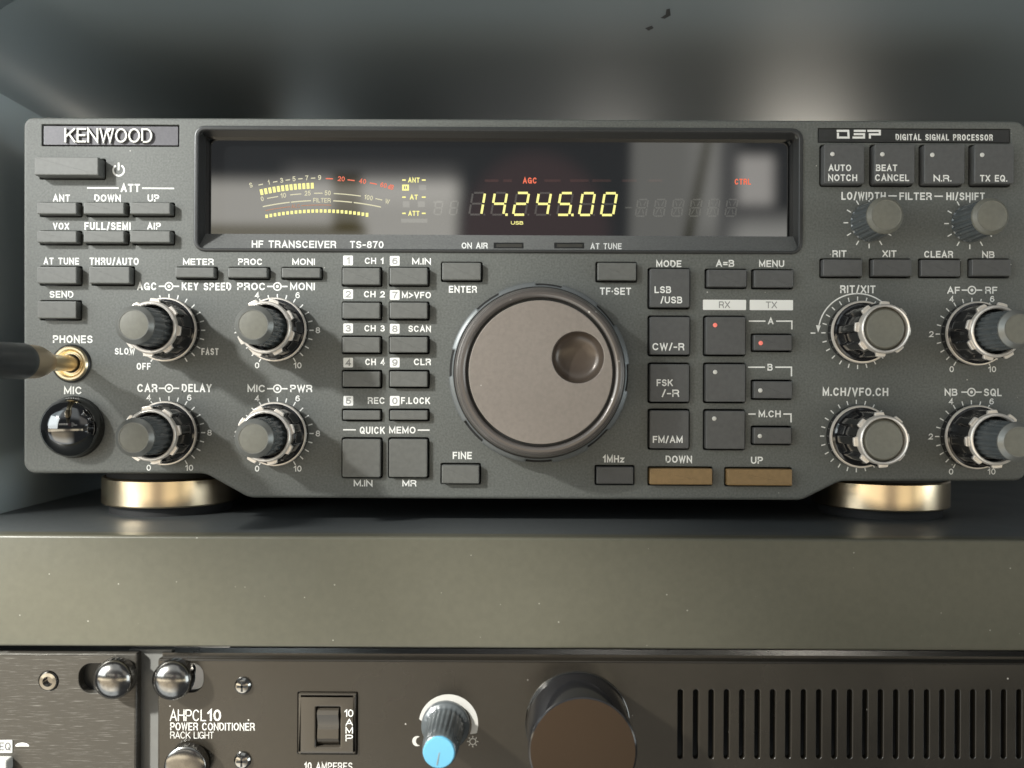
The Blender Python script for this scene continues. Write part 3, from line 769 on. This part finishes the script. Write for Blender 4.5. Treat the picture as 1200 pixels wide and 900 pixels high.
def seg7(bm, ch, x, y, w, h, th, sl, at, only=None, skip=''):
    """x, y: bottom left pixel; slanted by sl pixels at the top"""
    def q(u, v): return (x + u * w + (v) * sl, y - v * h)
    g = 0.09
    lines = {'a': ((g, 1), (1 - g, 1)), 'b': ((1, 1 - 0.04), (1, 0.5 + 0.04)), 'c': ((1, 0.5 - 0.04), (1, 0.04)), 'd': ((g, 0), (1 - g, 0)),
             'e': ((0, 0.04), (0, 0.5 - 0.04)), 'f': ((0, 0.5 + 0.04), (0, 0.96)), 'g': ((g, 0.5), (1 - g, 0.5))}
    for s in (only if only is not None else SEG[ch]):
        if s in skip: continue
        stroke(bm, [q(*lines[s][0]), q(*lines[s][1])], th, at)
lit = bmesh.new(); gh = bmesh.new()
for k, ch in enumerate('1424500'):
    x = 549.8 + 25.75 * k
    y = 251.4 + 0.09 * k
    seg7(lit, ch, x, y, 14.2, 25.5, 2.7, 4.4, HG)
    seg7(gh, '8', x, y, 14.2, 25.5, 2.2, 4.4, HG - 0.02, skip=SEG[ch])
    if k in (1, 4): pbox(lit, x + 16.6, x + 19.4, y - 1.4, y + 1.5, HG)
    elif k < 6: pbox(gh, x + 16.8, x + 18.8, y - 1, y + 1, HG - 0.02)
build('frequency_digits', lit, M['lit'], glass, smooth=0)
for x in (508.5, 526.5): seg7(gh, '8', x, 251.5, 8.2, 15.5, 1.6, 2.5, HG - 0.02)
for k in range(6):
    x = 744.5 + 21 * k; y = 253.3
    seg7(gh, '8', x, y, 12, 19.5, 1.8, 3.2, HG - 0.02)
    for p0, p1 in (((2.6, -2), (6.0, -8.2)), ((9.6, -11.8), (12.6, -17.3)), ((5.2, -17.3), (6.8, -11.8)), ((8.4, -8.2), (9.6, -2))):
        stroke(gh, [(x + p0[0], y + p0[1]), (x + p1[0], y + p1[1])], 1.2, HG - 0.02)
stroke(gh, [(732.5, 243.3), (740.5, 243.3)], 1.8, HG - 0.02)
for x0, x1, y0, y1 in ((491, 499.5, 216.5, 223), (472, 480, 236, 243), (489.5, 498, 236, 243), (470, 501, 256.3, 261), (508, 518, 236, 238)):
    pbox(gh, x0, x1, y0, y1, HG - 0.03)
build('unlit_segments', gh, M['ghost'], glass, smooth=0)
gr = bmesh.new()
for x0, x1 in ((568, 584), (590, 600), (638, 657), (668, 690), (694, 716), (729, 746), (760, 776)): pbox(gr, x0, x1, 210.2, 213.2, HG - 0.02)
build('unlit_segments', gr, M['ghostred'], glass, smooth=0)
for q_ in (('AGC', 612.8, 629, 208, 215), ('CTRL', 861, 880, 209.5, 216.3)):
    bm = bmesh.new(); txt(bm, *q_, HG, 0.02); build('lit_lettering', bm, M['litred'], glass, smooth=0)
# meter arcs
YM = lambda x, yc: yc + 0.00155 * (x - 376) ** 2
AM = lambda x: -math.atan(0.0031 * (x - 376))
pale = bmesh.new(); red = bmesh.new(); yel = bmesh.new(); dim = bmesh.new()
def mt(bm, s, x, yc, w, hh=5.6, b=0.0):
    y = YM(x, yc); txt(bm, s, x - w / 2, x + w / 2, y - hh / 2, y + hh / 2, HG, b, AM(x))
def marc(bm, x0, x1, yc, w):
    n = max(1, int((x1 - x0) / 4)); stroke(bm, [(x0 + (x1 - x0) * k / n, YM(x0 + (x1 - x0) * k / n, yc)) for k in range(n + 1)], w, HG)
mt(pale, 'S', 294, 206.5, 3.6)
for s, x in (('1', 315), ('3', 330), ('5', 344.5), ('7', 359.5), ('9', 374.5)): mt(pale, s, x, 208, 1.8 if s == '1' else 3.6)
for x in (305.5, 322.5, 337.3, 352, 367): marc(pale, x - 2.6, x + 2.6, 208.6, 1.1)
for s, x, w in (('20', 400, 8), ('40', 425, 8), ('60', 449.5, 7.5), ('dB', 458, 6.5)): mt(red, s, x, 208.6, w)
for x in (386, 411.5, 437.5): marc(red, x - 4.2, x + 4.2, 209.2, 1.2)
for k in range(13):
    x = 306.5 + 4.95 * k; a = AM(x); y = YM(x, 217.6 - 0.012 * k)
    ux, uy = math.sin(a), math.cos(a)
    stroke(yel, [(x + uy * 0 - 3.4 * ux * 1, y - 3.4 * uy), (x + 3.4 * ux, y + 3.4 * uy)], 3.4, HG)
mt(pale, '0', 307.3, 225.6, 3.2)
for s, x, w in (('10', 332, 6.5), ('25', 360.5, 7), ('50', 384, 7)): mt(pale, s, x, 226, w)
mt(pale, '100', 432, 226.6, 10); mt(pale, 'W', 454, 226.6, 5)
for x0, x1 in ((313, 326), (340, 353), (368, 378), (391, 423), (440, 448)): marc(pale, x0, x1, 226.4, 1.1)
for x0, x1 in ((308, 339.5), (341, 364.5), (390.5, 412.5), (414.5, 446.5)): marc(pale, x0, x1, 235, 1.3)
mt(pale, 'FILTER', 377.3, 234.7, 20.5, 5.2)
marc(dim, 311, 340, 240.2, 1.0); marc(dim, 353, 388, 240.2, 1.0); mt(dim, 'ALC', 346.5, 240.2, 10.5, 4.4)
for k in range(25):
    x = 312.5 + 4.9 * k; y = YM(x, 247.2); stroke(yel, [(x - 1.55, y), (x + 1.55, y)], 3.9 if k < 24 else 4.6, HG)
for s, y, w in (('ANT', 211, 13.5), ('AT', 231, 9.5), ('ATT', 250, 13)):
    txt(yel, s, 485 - w / 2, 485 + w / 2, y - 2.9, y + 2.9, HG, 0.02)
    pbox(yel, 471.3, 475.5, y - 0.8, y + 0.8, HG); pbox(yel, 494.3, 498.8, y - 0.8, y + 0.8, HG)
stroke(yel, [(472.3, 217.3), (478.2, 217.3), (478.2, 222.4), (472.3, 222.4)], 2.0, HG, True); pbox(yel, 474.7, 475.7, 218.5, 221.4, HG)
bm = bmesh.new(); txt(bm, 'USB', 598.8, 613.2, 259.2, 263.2, HG, 0.02); build('lit_lettering', bm, M['lit'], glass, smooth=0)
build('meter_scale', pale, M['litpale'], glass, smooth=0); build('meter_scale', red, M['litred'], glass, smooth=0)
build('meter_bars', yel, M['lit'], glass, smooth=0); build('meter_scale', dim, M['litdim'], glass, smooth=0)

# ---- knobs (meshes made once, shared)
def flute(n, depth, duty=0.5, soft=0.12, ph=0.0):
    def f(th):
        u = ((th / (2 * PI) * n + ph) % 1.0)
        d = abs(u - 0.5) * 2            # 0 in the groove, 1 on the ridge
        t = min(1, max(0, (d - (1 - duty)) / soft + 0.5)); t = t * t * (3 - 2 * t)
        return -depth * (1 - t)
    return f
def outer_grip(n, hf, r_ridge, r_groove, r_base, ph):
    fl = flute(n, 1.0, 0.44, 0.22, ph)
    def fn(th, r, h):
        if h < 4.6 or r < r_groove - 0.2: return r
        return r + fl(th) * (r_ridge - r_groove) * min(1, (h - 4.6) / 2.0)
    prof = [(r_base, 0.2), (r_base, 2.8), (r_base - 0.3, 4.2), (r_base - 1.0, 4.5), (r_ridge + 0.35, 4.7), (r_ridge + 0.2, 6.7), (r_ridge + 0.05, 8.5), (r_ridge, hf - 2.6), (r_ridge - 0.15, hf - 2.5), (r_groove - 0.8, hf - 2.5), (r_groove - 1.6, hf - 3.5), (0, hf - 3.5)]
    return lathe(bmesh.new(), prof, seg=192, fn=fn)
def trim(r, h):
    return lathe(bmesh.new(), [(r - 0.45, h), (r + 0.02, h), (r + 0.12, h + 0.25), (r + 0.1, h + 0.7), (r - 0.1, h + 1.0), (r - 0.55, h + 1.05), (r - 0.6, h + 0.8)], seg=96)
def front_ring(n, r_ring, r_tab, r_in, hf, ph, set_back):
    loop = []; N = 192
    fl = flute(n, 1.0, 0.46, 0.10, ph)
    for k in range(N):
        th = 2 * PI * k / N; r = r_tab + fl(th) * (r_tab - r_ring)
        loop.append((r * math.cos(th), r * math.sin(th), math.cos(th), math.sin(th)))
    bm = plate(bmesh.new(), loop, [circ(0, 0, r_in, 96)], hf - set_back, 0.9, 0.25, 0.2, 3)
    return lathe(bm, [(r_ring + 0.15, hf - set_back - 0.3), (r_ring + 0.05, hf - 0.5), (r_ring - 0.25, hf - 0.12), (r_in + 0.4, hf), (r_in + 0.05, hf - 0.25), (r_in, hf - 1.6)], seg=96)
def fluted(n, r, h0, h1, depth, taper=0.0):
    fl = flute(n, depth, 0.55, 0.35)
    def fn(th, rr, h): return rr + (fl(th) if h > h0 + 0.2 and h < h1 - 0.35 and rr > r * 0.7 else (0 if rr < r * 0.7 else -depth * 0.0))
    return lathe(bmesh.new(), [(r + taper, h0), (r + taper, h0 + 0.25), (r + taper * 0.9, h0 + 0.4), (r, h1 - 0.5), (r - 0.05, h1 - 0.4), (r - depth, h1 - 0.3), (0, h1 - 0.3)], seg=240, fn=fn)

def inst(o, name, parent):
    c = bpy.data.objects.new(name, o.data); COL.objects.link(c); return c

dual_src = None
for idx, (cx, cy, nm) in enumerate(DUAL):
    c = P(cx, cy, 0); org = Vector((c.x, 0, c.z))
    if dual_src is None:
        def at0(bm): bmesh.ops.translate(bm, verts=bm.verts, vec=org); return bm
        kn = build('dual_knob', at0(outer_grip(8, 15.4, 8.9, 7.9, 10.3, 0.15)), M['gloss'], radio, org, 40)
        subs = [build('trim_ring', at0(trim(10.35, 3.2)), M['rim'], kn, org),
                build('front_ring', at0(front_ring(8, 8.15, 9.25, 7.15, 15.9, 0.15, 1.1)), M['rim'], kn, org, 50),
                build('inner_knob', at0(fluted(20, 5.75, 12.0, 26.8, 0.42, 0.45)), M['knob'], kn, org, 50),
                build('cap_rim', at0(lathe(bmesh.new(), [(5.4, 26.3), (5.85, 26.4), (5.95, 26.7), (5.85, 27.1), (4.55, 28.2), (4.3, 28.2), (4.2, 27.9)], seg=96)), M['capedge'], kn, org),
                build('knob_cap', at0(lathe(bmesh.new(), [(4.45, 27.5), (4.45, 28.05), (4.2, 28.1), (0, 28.1)], seg=64)), M['cap'], kn, org)]
        dual_src = (kn, subs)
    else:
        kn = inst(dual_src[0], 'dual_knob', radio); place(kn, radio, org)
        kn.rotation_euler = (0, math.radians((0, 11, -17, 23, 8, -12)[idx]), 0)
        for s in dual_src[1]:
            q = inst(s, s.name.split('.')[0], kn); place(q, kn, org)
src = None
for idx, (cx, cy) in enumerate(SINGLE):
    c = P(cx, cy, 0); org = Vector((c.x, 0, c.z))
    if src is None:
        kn = build('knob', at0(outer_grip(8, 22.6, 8.3, 7.1, 10.0, 0.1)), M['gloss'], radio, org, 40)
        subs = [build('trim_ring', at0(trim(10.1, 3.6)), M['rim'], kn, org),
                build('front_ring', at0(front_ring(8, 7.5, 8.6, 6.7, 23.0, 0.1, 2.4)), M['rim'], kn, org, 50),
                build('knob_cap', at0(lathe(bmesh.new(), [(6.75, 20.8), (6.6, 21.0), (6.35, 21.2), (5.75, 22.3), (5.4, 22.45), (5.0, 22.35), (0, 22.2)], seg=96)), M['cap'], kn, org)]
        src = (kn, subs)
    else:
        kn = inst(src[0], 'knob', radio); place(kn, radio, org); kn.rotation_euler = (0, math.radians(-9), 0)
        for s in src[1]: q = inst(s, s.name.split('.')[0], kn); place(q, kn, org)
src = None
for cx, cy in ((1018.5, 261), (1136.5, 262)):
    c = P(cx, cy, 0); org = Vector((c.x, 0, c.z))
    if src is None:
        kn = build('knob', at0(fluted(18, 5.7, 0.3, 12.6, 0.5, 0.55)), M['knob'], radio, org, 50)
        subs = [build('cap_rim', at0(lathe(bmesh.new(), [(5.3, 12.0), (5.75, 12.1), (5.9, 12.5), (5.75, 13.0), (4.75, 14.0), (4.4, 13.9)], seg=96)), M['cap'], kn, org),
                build('knob_cap', at0(lathe(bmesh.new(), [(4.7, 13.2), (4.6, 13.85), (4.3, 13.95), (0, 13.95)], seg=64)), M['cap'], kn, org)]
        src = (kn, subs)
    else:
        kn = inst(src[0], 'knob', radio); place(kn, radio, org)
        for s in src[1]: q = inst(s, s.name.split('.')[0], kn); place(q, kn, org)

# ---- tuning dial
c = P(631.3, 437, 0); org = Vector((c.x, 0, c.z))
NOT = [math.radians(a) for a in (84, 126, 174, 222, 270, 312, 357, 41)]
def dial_fn(th, r, h):
    if r < 28.9: return r
    for a in NOT:
        d = abs((th - a + PI) % (2 * PI) - PI)
        if d < math.radians(9): return 27.9
    return r
bm = lathe(bmesh.new(), [(28.5, 0.4), (29.3, 0.8), (29.45, 3.0), (29.3, 6.0), (29.0, 6.4), (28.2, 6.6), (27.7, 7.0)], seg=360, fn=dial_fn)
bmesh.ops.translate(bm, verts=bm.verts, vec=org)
dial = build('tuning_dial', bm, M['skirt'], radio, org, 40)
bm = lathe(bmesh.new(), [(29.25, 0.2), (29.25, 2.2), (27.6, 2.4), (27.6, 5.0)], seg=180); bmesh.ops.translate(bm, verts=bm.verts, vec=org); build('dial_core', bm, M['black'], dial, org)
bm = lathe(bmesh.new(), [(27.7, 6.5), (27.3, 7.2), (26.9, 12.0), (26.3, 15.5), (26.15, 15.9), (25.85, 16.1), (25.7, 18.4), (25.4, 19.2), (24.7, 19.75), (24.0, 19.8), (23.55, 19.6), (23.2, 19.2), (23.05, 17.6)], seg=180)
bmesh.ops.translate(bm, verts=bm.verts, vec=org); build('dial_rim', bm, M['dialrim'], dial, org)
dm = P(677.4, 418.7, 19.4)
bm = plate(bmesh.new(), circ(org.x, org.z, 22.2, 160), [circ(dm.x, dm.z, 8.0, 72)], 19.4, 0.9, 0.25, 0.3)
build('dial_face', bm, M['dial'], dial, org)
bm = lathe(bmesh.new(), [(23.2, 17.5), (21.8, 17.5)], seg=128); bmesh.ops.translate(bm, verts=bm.verts, vec=org); build('groove', bm, M['bezel'], dial, org)
bm = lathe(bmesh.new(), [(8.0, 0.1), (7.95, -0.5), (7.8, -1.6), (7.45, -2.8), (6.8, -3.7), (5.5, -4.4), (3, -4.8), (0, -4.9)], (dm.x, dm.z), 19.0, 96)
build('finger_dimple', bm, M['dimple'], dial, org, 60)

# ---- phones socket, mic cover, feet
bm = lathe(bmesh.new(), [(6.4, -0.4), (6.3, 0.5), (5.9, 0.9)], (jack.x, jack.z), 0, 64); pj = build('phones_socket', bm, M['bezel'], radio)
bm = lathe(bmesh.new(), [(5.9, 0.2), (5.8, 0.9), (5.3, 1.5), (4.7, 1.5), (4.1, 0.9), (3.9, 0.2), (3.4, 0.2), (3.3, 0.6), (3.1, 0.6), (3.0, -1.0)], (jack.x, jack.z), 0, 64)
build('socket_ring', bm, M['brass'], pj)
c = P(86.5, 500.5, 0)
prof = [(10.25, 0.1), (10.2, 0.7), (9.9, 1.1)] + [(9.9 * math.cos(PI / 2 * k / 14), 1.2 + 8.0 * math.sin(PI / 2 * k / 14)) for k in range(15)]
prof[-1] = (0, 9.2)
bm = lathe(bmesh.new(), prof, (c.x, c.z), 0, 72); build('microphone_cover', bm, M['dome'], radio, smooth=60)
for px in (199, 1033):
    c = P(px, 582, -30)
    bm = bmesh.new(); rf = 23.5
    def vlathe(bm, prof, cx, cyy, seg=96):
        rings = [[bm.verts.new((cx + r * math.cos(2 * PI * k / seg), cyy + r * math.sin(2 * PI * k / seg), z)) for k in range(seg)] for r, z in prof]
        for a, b in zip(rings, rings[1:]):
            for k in range(seg): bm.faces.new((a[k], a[(k + 1) % seg], b[(k + 1) % seg], b[k]))
    vlathe(bm, [(rf - 1, -43.0), (rf - 0.3, -42.9), (rf, -42.4), (rf, -33.9), (rf - 0.3, -33.4), (rf - 1, -33.2)], c.x, 32)
    ft = build('foot', bm, M['gold'], radio, smooth=20)
    bm = bmesh.new(); vlathe(bm, [(rf - 2.5, ZS), (rf - 2.5, -42.9)], c.x, 32); build('rubber_pad', bm, M['rubber'], ft)
    bm = bmesh.new(); vlathe(bm, [(rf - 1.5, -33.4), (rf - 1.5, -30.0)], c.x, 32); build('foot_collar', bm, M['rubber'], ft)

# ================================================================== headphone plug
pl = thing('headphone_plug', (jack.x, -1, jack.z), 'black headphone plug with a gold collar, pushed into the phones socket', 'plug')
j = (jack.x, jack.z)
bm = lathe(bmesh.new(), [(2.6, -0.8), (2.6, 14.5), (2.7, 15.2)], j, 0, 48); build('shaft', bm, M['brass'], pl)
bm = lathe(bmesh.new(), [(2.7, 15.2), (3.1, 15.6), (4.3, 19.5), (4.95, 22.5), (5.1, 24.5), (5.1, 30.0), (4.7, 30.3)], j, 0, 64); build('collar', bm, M['tan'], pl)
bm = lathe(bmesh.new(), [(4.7, 30.0), (5.2, 30.2), (5.4, 30.8), (5.4, 33.0), (5.4, 74), (5.0, 75), (0, 75)], j, 0, 64); build('sleeve', bm, M['plugbody'], pl)

# ================================================================== rack units below
HB = 25.5                                           # their faces, mm in front of the radio's panel
def Q(px, py): return P(px, py, HB)
# left unit
t = Q(0, 765); r_ = Q(160.5, 800)
lu = thing('rack_unit', (Q(60, 800).x, -HB + 5, -124), 'black rack unit with brushed streaked face, bottom left beside the power conditioner', 'rack unit')
slot = [(x, z, a, b) for x, z, a, b in rect(Q(96, 0).x, Q(140, 0).x, Q(0, 812).z, Q(0, 777).z, 3.9, 8)]
sc_ = Q(57, 798)
bm = plate(bmesh.new(), rect(-260, r_.x, -126, t.z, 0.6), [slot, circ(sc_.x, sc_.z, 3.0, 32)], HB, 3.0, 0.7, 0.25)
build('faceplate', bm, M['brushed'], lu)
bm = bmesh.new(); box(bm, -258, r_.x - 6, -HB + 3.2, 200, -125, t.z - 2); build('unit_case', bm, M['case'], lu, smooth=0)
bm = lathe(bmesh.new(), [(2.85, -2.0), (2.85, 0.1), (2.5, 0.6), (1.55, 0.7), (1.5, -0.8), (0, -0.8)], (sc_.x, sc_.z), HB, 36)
for f in bm.faces: pass
build('socket_screw', bm, M['chrome'], lu)
bm = solid(prect(-30, 15, 867, 882, HB, 0.3), HB + 0.25, 0.5, 0.1); tagp = build('legend_tile', bm, M['white'], lu)
bm = bmesh.new(); txt(bm, 'EQ', -1, 12.5, 870, 879.5, HB + 0.29, 0.0); build('lettering', bm, M['tileink'], tagp, smooth=0)
bm = bmesh.new(); pts = arcpts(26, 874.5, 8, 0, 180, 16)
bm.faces.new([bm.verts.new(P(x, 874.5 - (874.5 - y) * 0.5, HB + 0.04)) for x, y in pts]); build('half_moon_mark', bm, M['ink'], lu, smooth=0)
bm = solid(prect(-40, 15, 886, 925, HB, 0.8), HB + 3.5, 5, 0.6); build('push_button', bm, M['white'], lu)

# power conditioner
LC = 'black power conditioner with a blue tipped dimmer knob and a row of vent slots'
tl = Q(185, 772)
pc = thing('power_conditioner', (Q(700, 800).x, -HB + 5, -124), LC, 'power conditioner')
hol = [prect(794.2 + 18.04 * k, 800.4 + 18.04 * k, 808, 889.5, HB, 0.75) for k in range(26)]
br = prect(349, 419, 811, 883.5, HB, 0.3); hol.append(br)
hol.append(rect(Q(193, 0).x, Q(242, 0).x, Q(0, 810).z, Q(0, 776).z, 3.6, 8))
lt = P(676.8, 847.5, HB)
hol.append(circ(lt.x, lt.z, 15.6, 72))
bm = plate(bmesh.new(), rect(tl.x, 280, -126, tl.z, 0.5), hol, HB, 2.5, 0.6, 0.22)
fp = build('faceplate', bm, M['unit'], pc)
bm = bmesh.new(); box(bm, Q(250, 0).x, 278, -HB + 14.0, 240, -125, tl.z - 2); build('unit_case', bm, M['black'], pc, smooth=0)
bm = bmesh.new(); box(bm, tl.x + 0.4, 280, -HB + 2.6, -HB + 8, tl.z - 0.4, tl.z + 1.1); build('top_flange', bm, M['unit'], pc, smooth=0)
W = bmesh.new(); HP = HB + 0.03
for q_ in (('AHPCL', 199, 241.5, 831.5, 845, HP, -0.035), ('10', 243, 259, 831.5, 845, HP, 0.005), ('POWER CONDITIONER', 199.5, 298.5, 847, 856, HP, -0.012), ('RACK LIGHT', 199.5, 250.5, 857.5, 865.5, HP, -0.035), ('10 AMPERES', 356.5, 413, 893.5, 902.5, HP, -0.005)):
    bm = bmesh.new(); txt(bm, *q_); build('lettering', bm, M['rackink'], fp, smooth=0)
# dimmer ring, moon and sun marks
ob = (525.5, 848.5)
w1 = arcpts(*ob, 34.8, 170, -18, 40); w2 = arcpts(ob[0] - 0.8, ob[1] + 1.5, 28.0, 175, -22, 40)
va = [W.verts.new(P(x, y, HP)) for x, y in w1]; vb = [W.verts.new(P(x, y, HP)) for x, y in w2]
for i in range(40): W.faces.new((va[i], va[i + 1], vb[i + 1], vb[i]))
mo = arcpts(489, 868.5, 6, 75, 285, 16) + arcpts(492.5, 868.5, 5.0, 265, 95, 16)
W.faces.new([W.verts.new(P(x, y, HP)) for x, y in mo])
stroke(W, arcpts(554, 869, 3.5, 0, 345, 23), 1.2, HP, True)
for k in range(8):
    a = math.radians(45 * k); stroke(W, [(554 + 4.6 * math.cos(a), 869 + 4.6 * math.sin(a)), (554 + 6.6 * math.cos(a), 869 + 6.6 * math.sin(a))], 1.3, HP)
build('dimmer_marks', W, M['rackink'], fp, smooth=0)
# breaker
bk = build('breaker_switch', plate(bmesh.new(), prect(350, 418, 812, 882.5, HB, 0.3), [prect(371, 399.5, 827, 874, HB, 0.3)], HB + 1.2, 3, 0.9, 0.5), M['breaker'], pc)
bm = bmesh.new(); a = P(373, 829, HB); b = P(397.5, 872, HB)
pr = [(-0.3, 0), (1.3, 0.04), (2.0, 0.14), (0.9, 0.38), (0.7, 0.5), (1.2, 0.56), (1.5, 0.8), (0.9, 0.9), (-0.4, 1.0)]
l1 = [bm.verts.new((a.x, -(HB + h), a.z + (b.z - a.z) * s)) for h, s in pr]; l2 = [bm.verts.new((b.x, -(HB + h), a.z + (b.z - a.z) * s)) for h, s in pr]
for i in range(len(pr) - 1): bm.faces.new((l1[i], l2[i], l2[i + 1], l1[i + 1]))
bm.faces.new(l1); bm.faces.new(l2[::-1])
build('rocker', bm, M['breaker'], bk, smooth=20)
bm = bmesh.new(); box(bm, P(349, 0, HB).x, P(419, 0, HB).x, -HB + 2, -HB + 5, P(0, 884, HB).z, P(0, 811, HB).z); build('breaker_back', bm, M['black'], bk, smooth=0)
bm = bmesh.new(); hb = HB + 1.24
txt(bm, '10', 403.5, 414, 831.5, 840, hb, -0.02)
for s, y in (('A', 842.5), ('M', 851.8), ('P', 861)): txt(bm, s, 405, 413.5, y, y + 7.8, hb, -0.015)
build('lettering', bm, M['ink'], bk, smooth=0)
# dimmer knob
c = P(522.5, 849, HB)
fl = flute(24, 0.22, 0.5, 0.5)
tip = P(514.5, 881.5, HB + 19.5); sh_ = Vector((tip.x - c.x, 0, tip.z - c.z))
def lean(bm):
    for v_ in bm.verts: v_.co += sh_ * max(0, (-v_.co.y - HB) / 19.5)
    return bm
bm = lean(lathe(bmesh.new(), [(7.3, 0.1), (7.3, 1.2), (6.9, 1.9), (6.0, 2.1), (5.6, 3.2), (5.3, 14.0), (4.9, 18.6), (4.4, 19.2), (0, 19.2)], (c.x, c.z), HB, 144, lambda th, r, h: r + (fl(th) if 2.5 < h < 17 else 0)))
dk = build('dimmer_knob', bm, M['knob'], pc, smooth=60)
bm = lean(lathe(bmesh.new(), [(4.45, 18.8), (4.5, 19.5), (4.2, 19.9), (0, 19.95)], (c.x, c.z), HB, 48)); build('knob_cap', bm, M['blue'], dk)
bm = bmesh.new(); stroke(bm, [(514.8, 882), (511.8, 897)], 1.0, HB + 20.05); build('pointer_line', bm, M['inkgrey'], dk, smooth=0)
# pull out lamp tube
bm = lathe(bmesh.new(), [(15.2, -2), (15.2, 20.4), (15.0, 20.9), (14.6, 21.1)], (lt.x, lt.z), HB, 128); tube = build('lamp_tube', bm, M['gloss'], pc)
bm = lathe(bmesh.new(), [(14.75, 20.9), (14.6, 21.15), (0, 21.15)], (lt.x, lt.z), HB, 96); build('tube_end', bm, M['tubeend'], tube)
bm = lathe(bmesh.new(), [(15.65, -0.4), (15.75, 0.4), (15.5, 0.7), (15.2, 0.6)], (lt.x, lt.z), HB, 96); build('tube_collar', bm, M['chrome'], tube)
# cross head screws
for px, py in ((285, 803), (284.5, 890.5)):
    s = P(px, py, HB)
    bm = lathe(bmesh.new(), [(2.6, 0.05), (2.45, 0.7), (1.9, 1.25), (0.9, 1.5), (0, 1.55)], (s.x, s.z), HB, 32); sw = build('screw', bm, M['chrome'], pc)
    bm = bmesh.new()
    for a, b in ((1.5, 0.28), (0.28, 1.5)): box(bm, s.x - a, s.x + a, -HB - 1.62, -HB - 1.2, s.z - b, s.z + b)
    build('cross_slot', bm, M['black'], sw, smooth=0)

# rail between the two units, thumb screws
rl = bmesh.new(); box(rl, Q(150, 0).x, Q(200, 0).x, -HB + 3.2, -HB + 6, -126, Q(0, 764).z)
rail = build('rack_rail', rl, M['rail'], origin=(Q(173, 0).x, -HB + 4, -126), smooth=0); tag(rail, 'plain grey upright rack strip showing between the two rack units', 'rack rail')
def thumb(px, py, label, r=5.9, dome=True):
    s = P(px, py, HB + 4)
    o = thing('thumb_screw', (s.x, -HB, s.z), label, 'screw', 'dark chrome thumb screws of the rack units')
    c = (s.x, s.z)
    fl = flute(30, 0.18, 0.5, 0.4)
    bm = lathe(bmesh.new(), [(r * 0.97, 0.8), (r, 1.2), (r, 3.6), (r * 0.99, 4.0)] + [(r * math.cos(PI / 2 * k / 10), 4.0 + (3.4 if dome else 1.2) * math.sin(PI / 2 * k / 10)) for k in range(1, 10)] + [(0, 4.0 + (3.4 if dome else 1.2))], c, HB, 120, lambda th, rr, h: rr + (fl(th) if 1.0 < h < 3.8 else 0))
    build('screw_head', bm, M['satin'], o, smooth=50)
    bm = lathe(bmesh.new(), [(r * 0.6, 0.9), (r * 0.6, -6.0)], c, HB, 32); build('screw_shank', bm, M['chrome'], o)
thumb(133, 796, 'domed dark thumb screw at the right end of the brushed black rack unit')
thumb(202, 797, 'domed dark thumb screw at the upper left corner of the power conditioner')
thumb(217, 899, 'knurled dark thumb screw cut off by the bottom edge, below the white power conditioner lettering', 6.3, False)
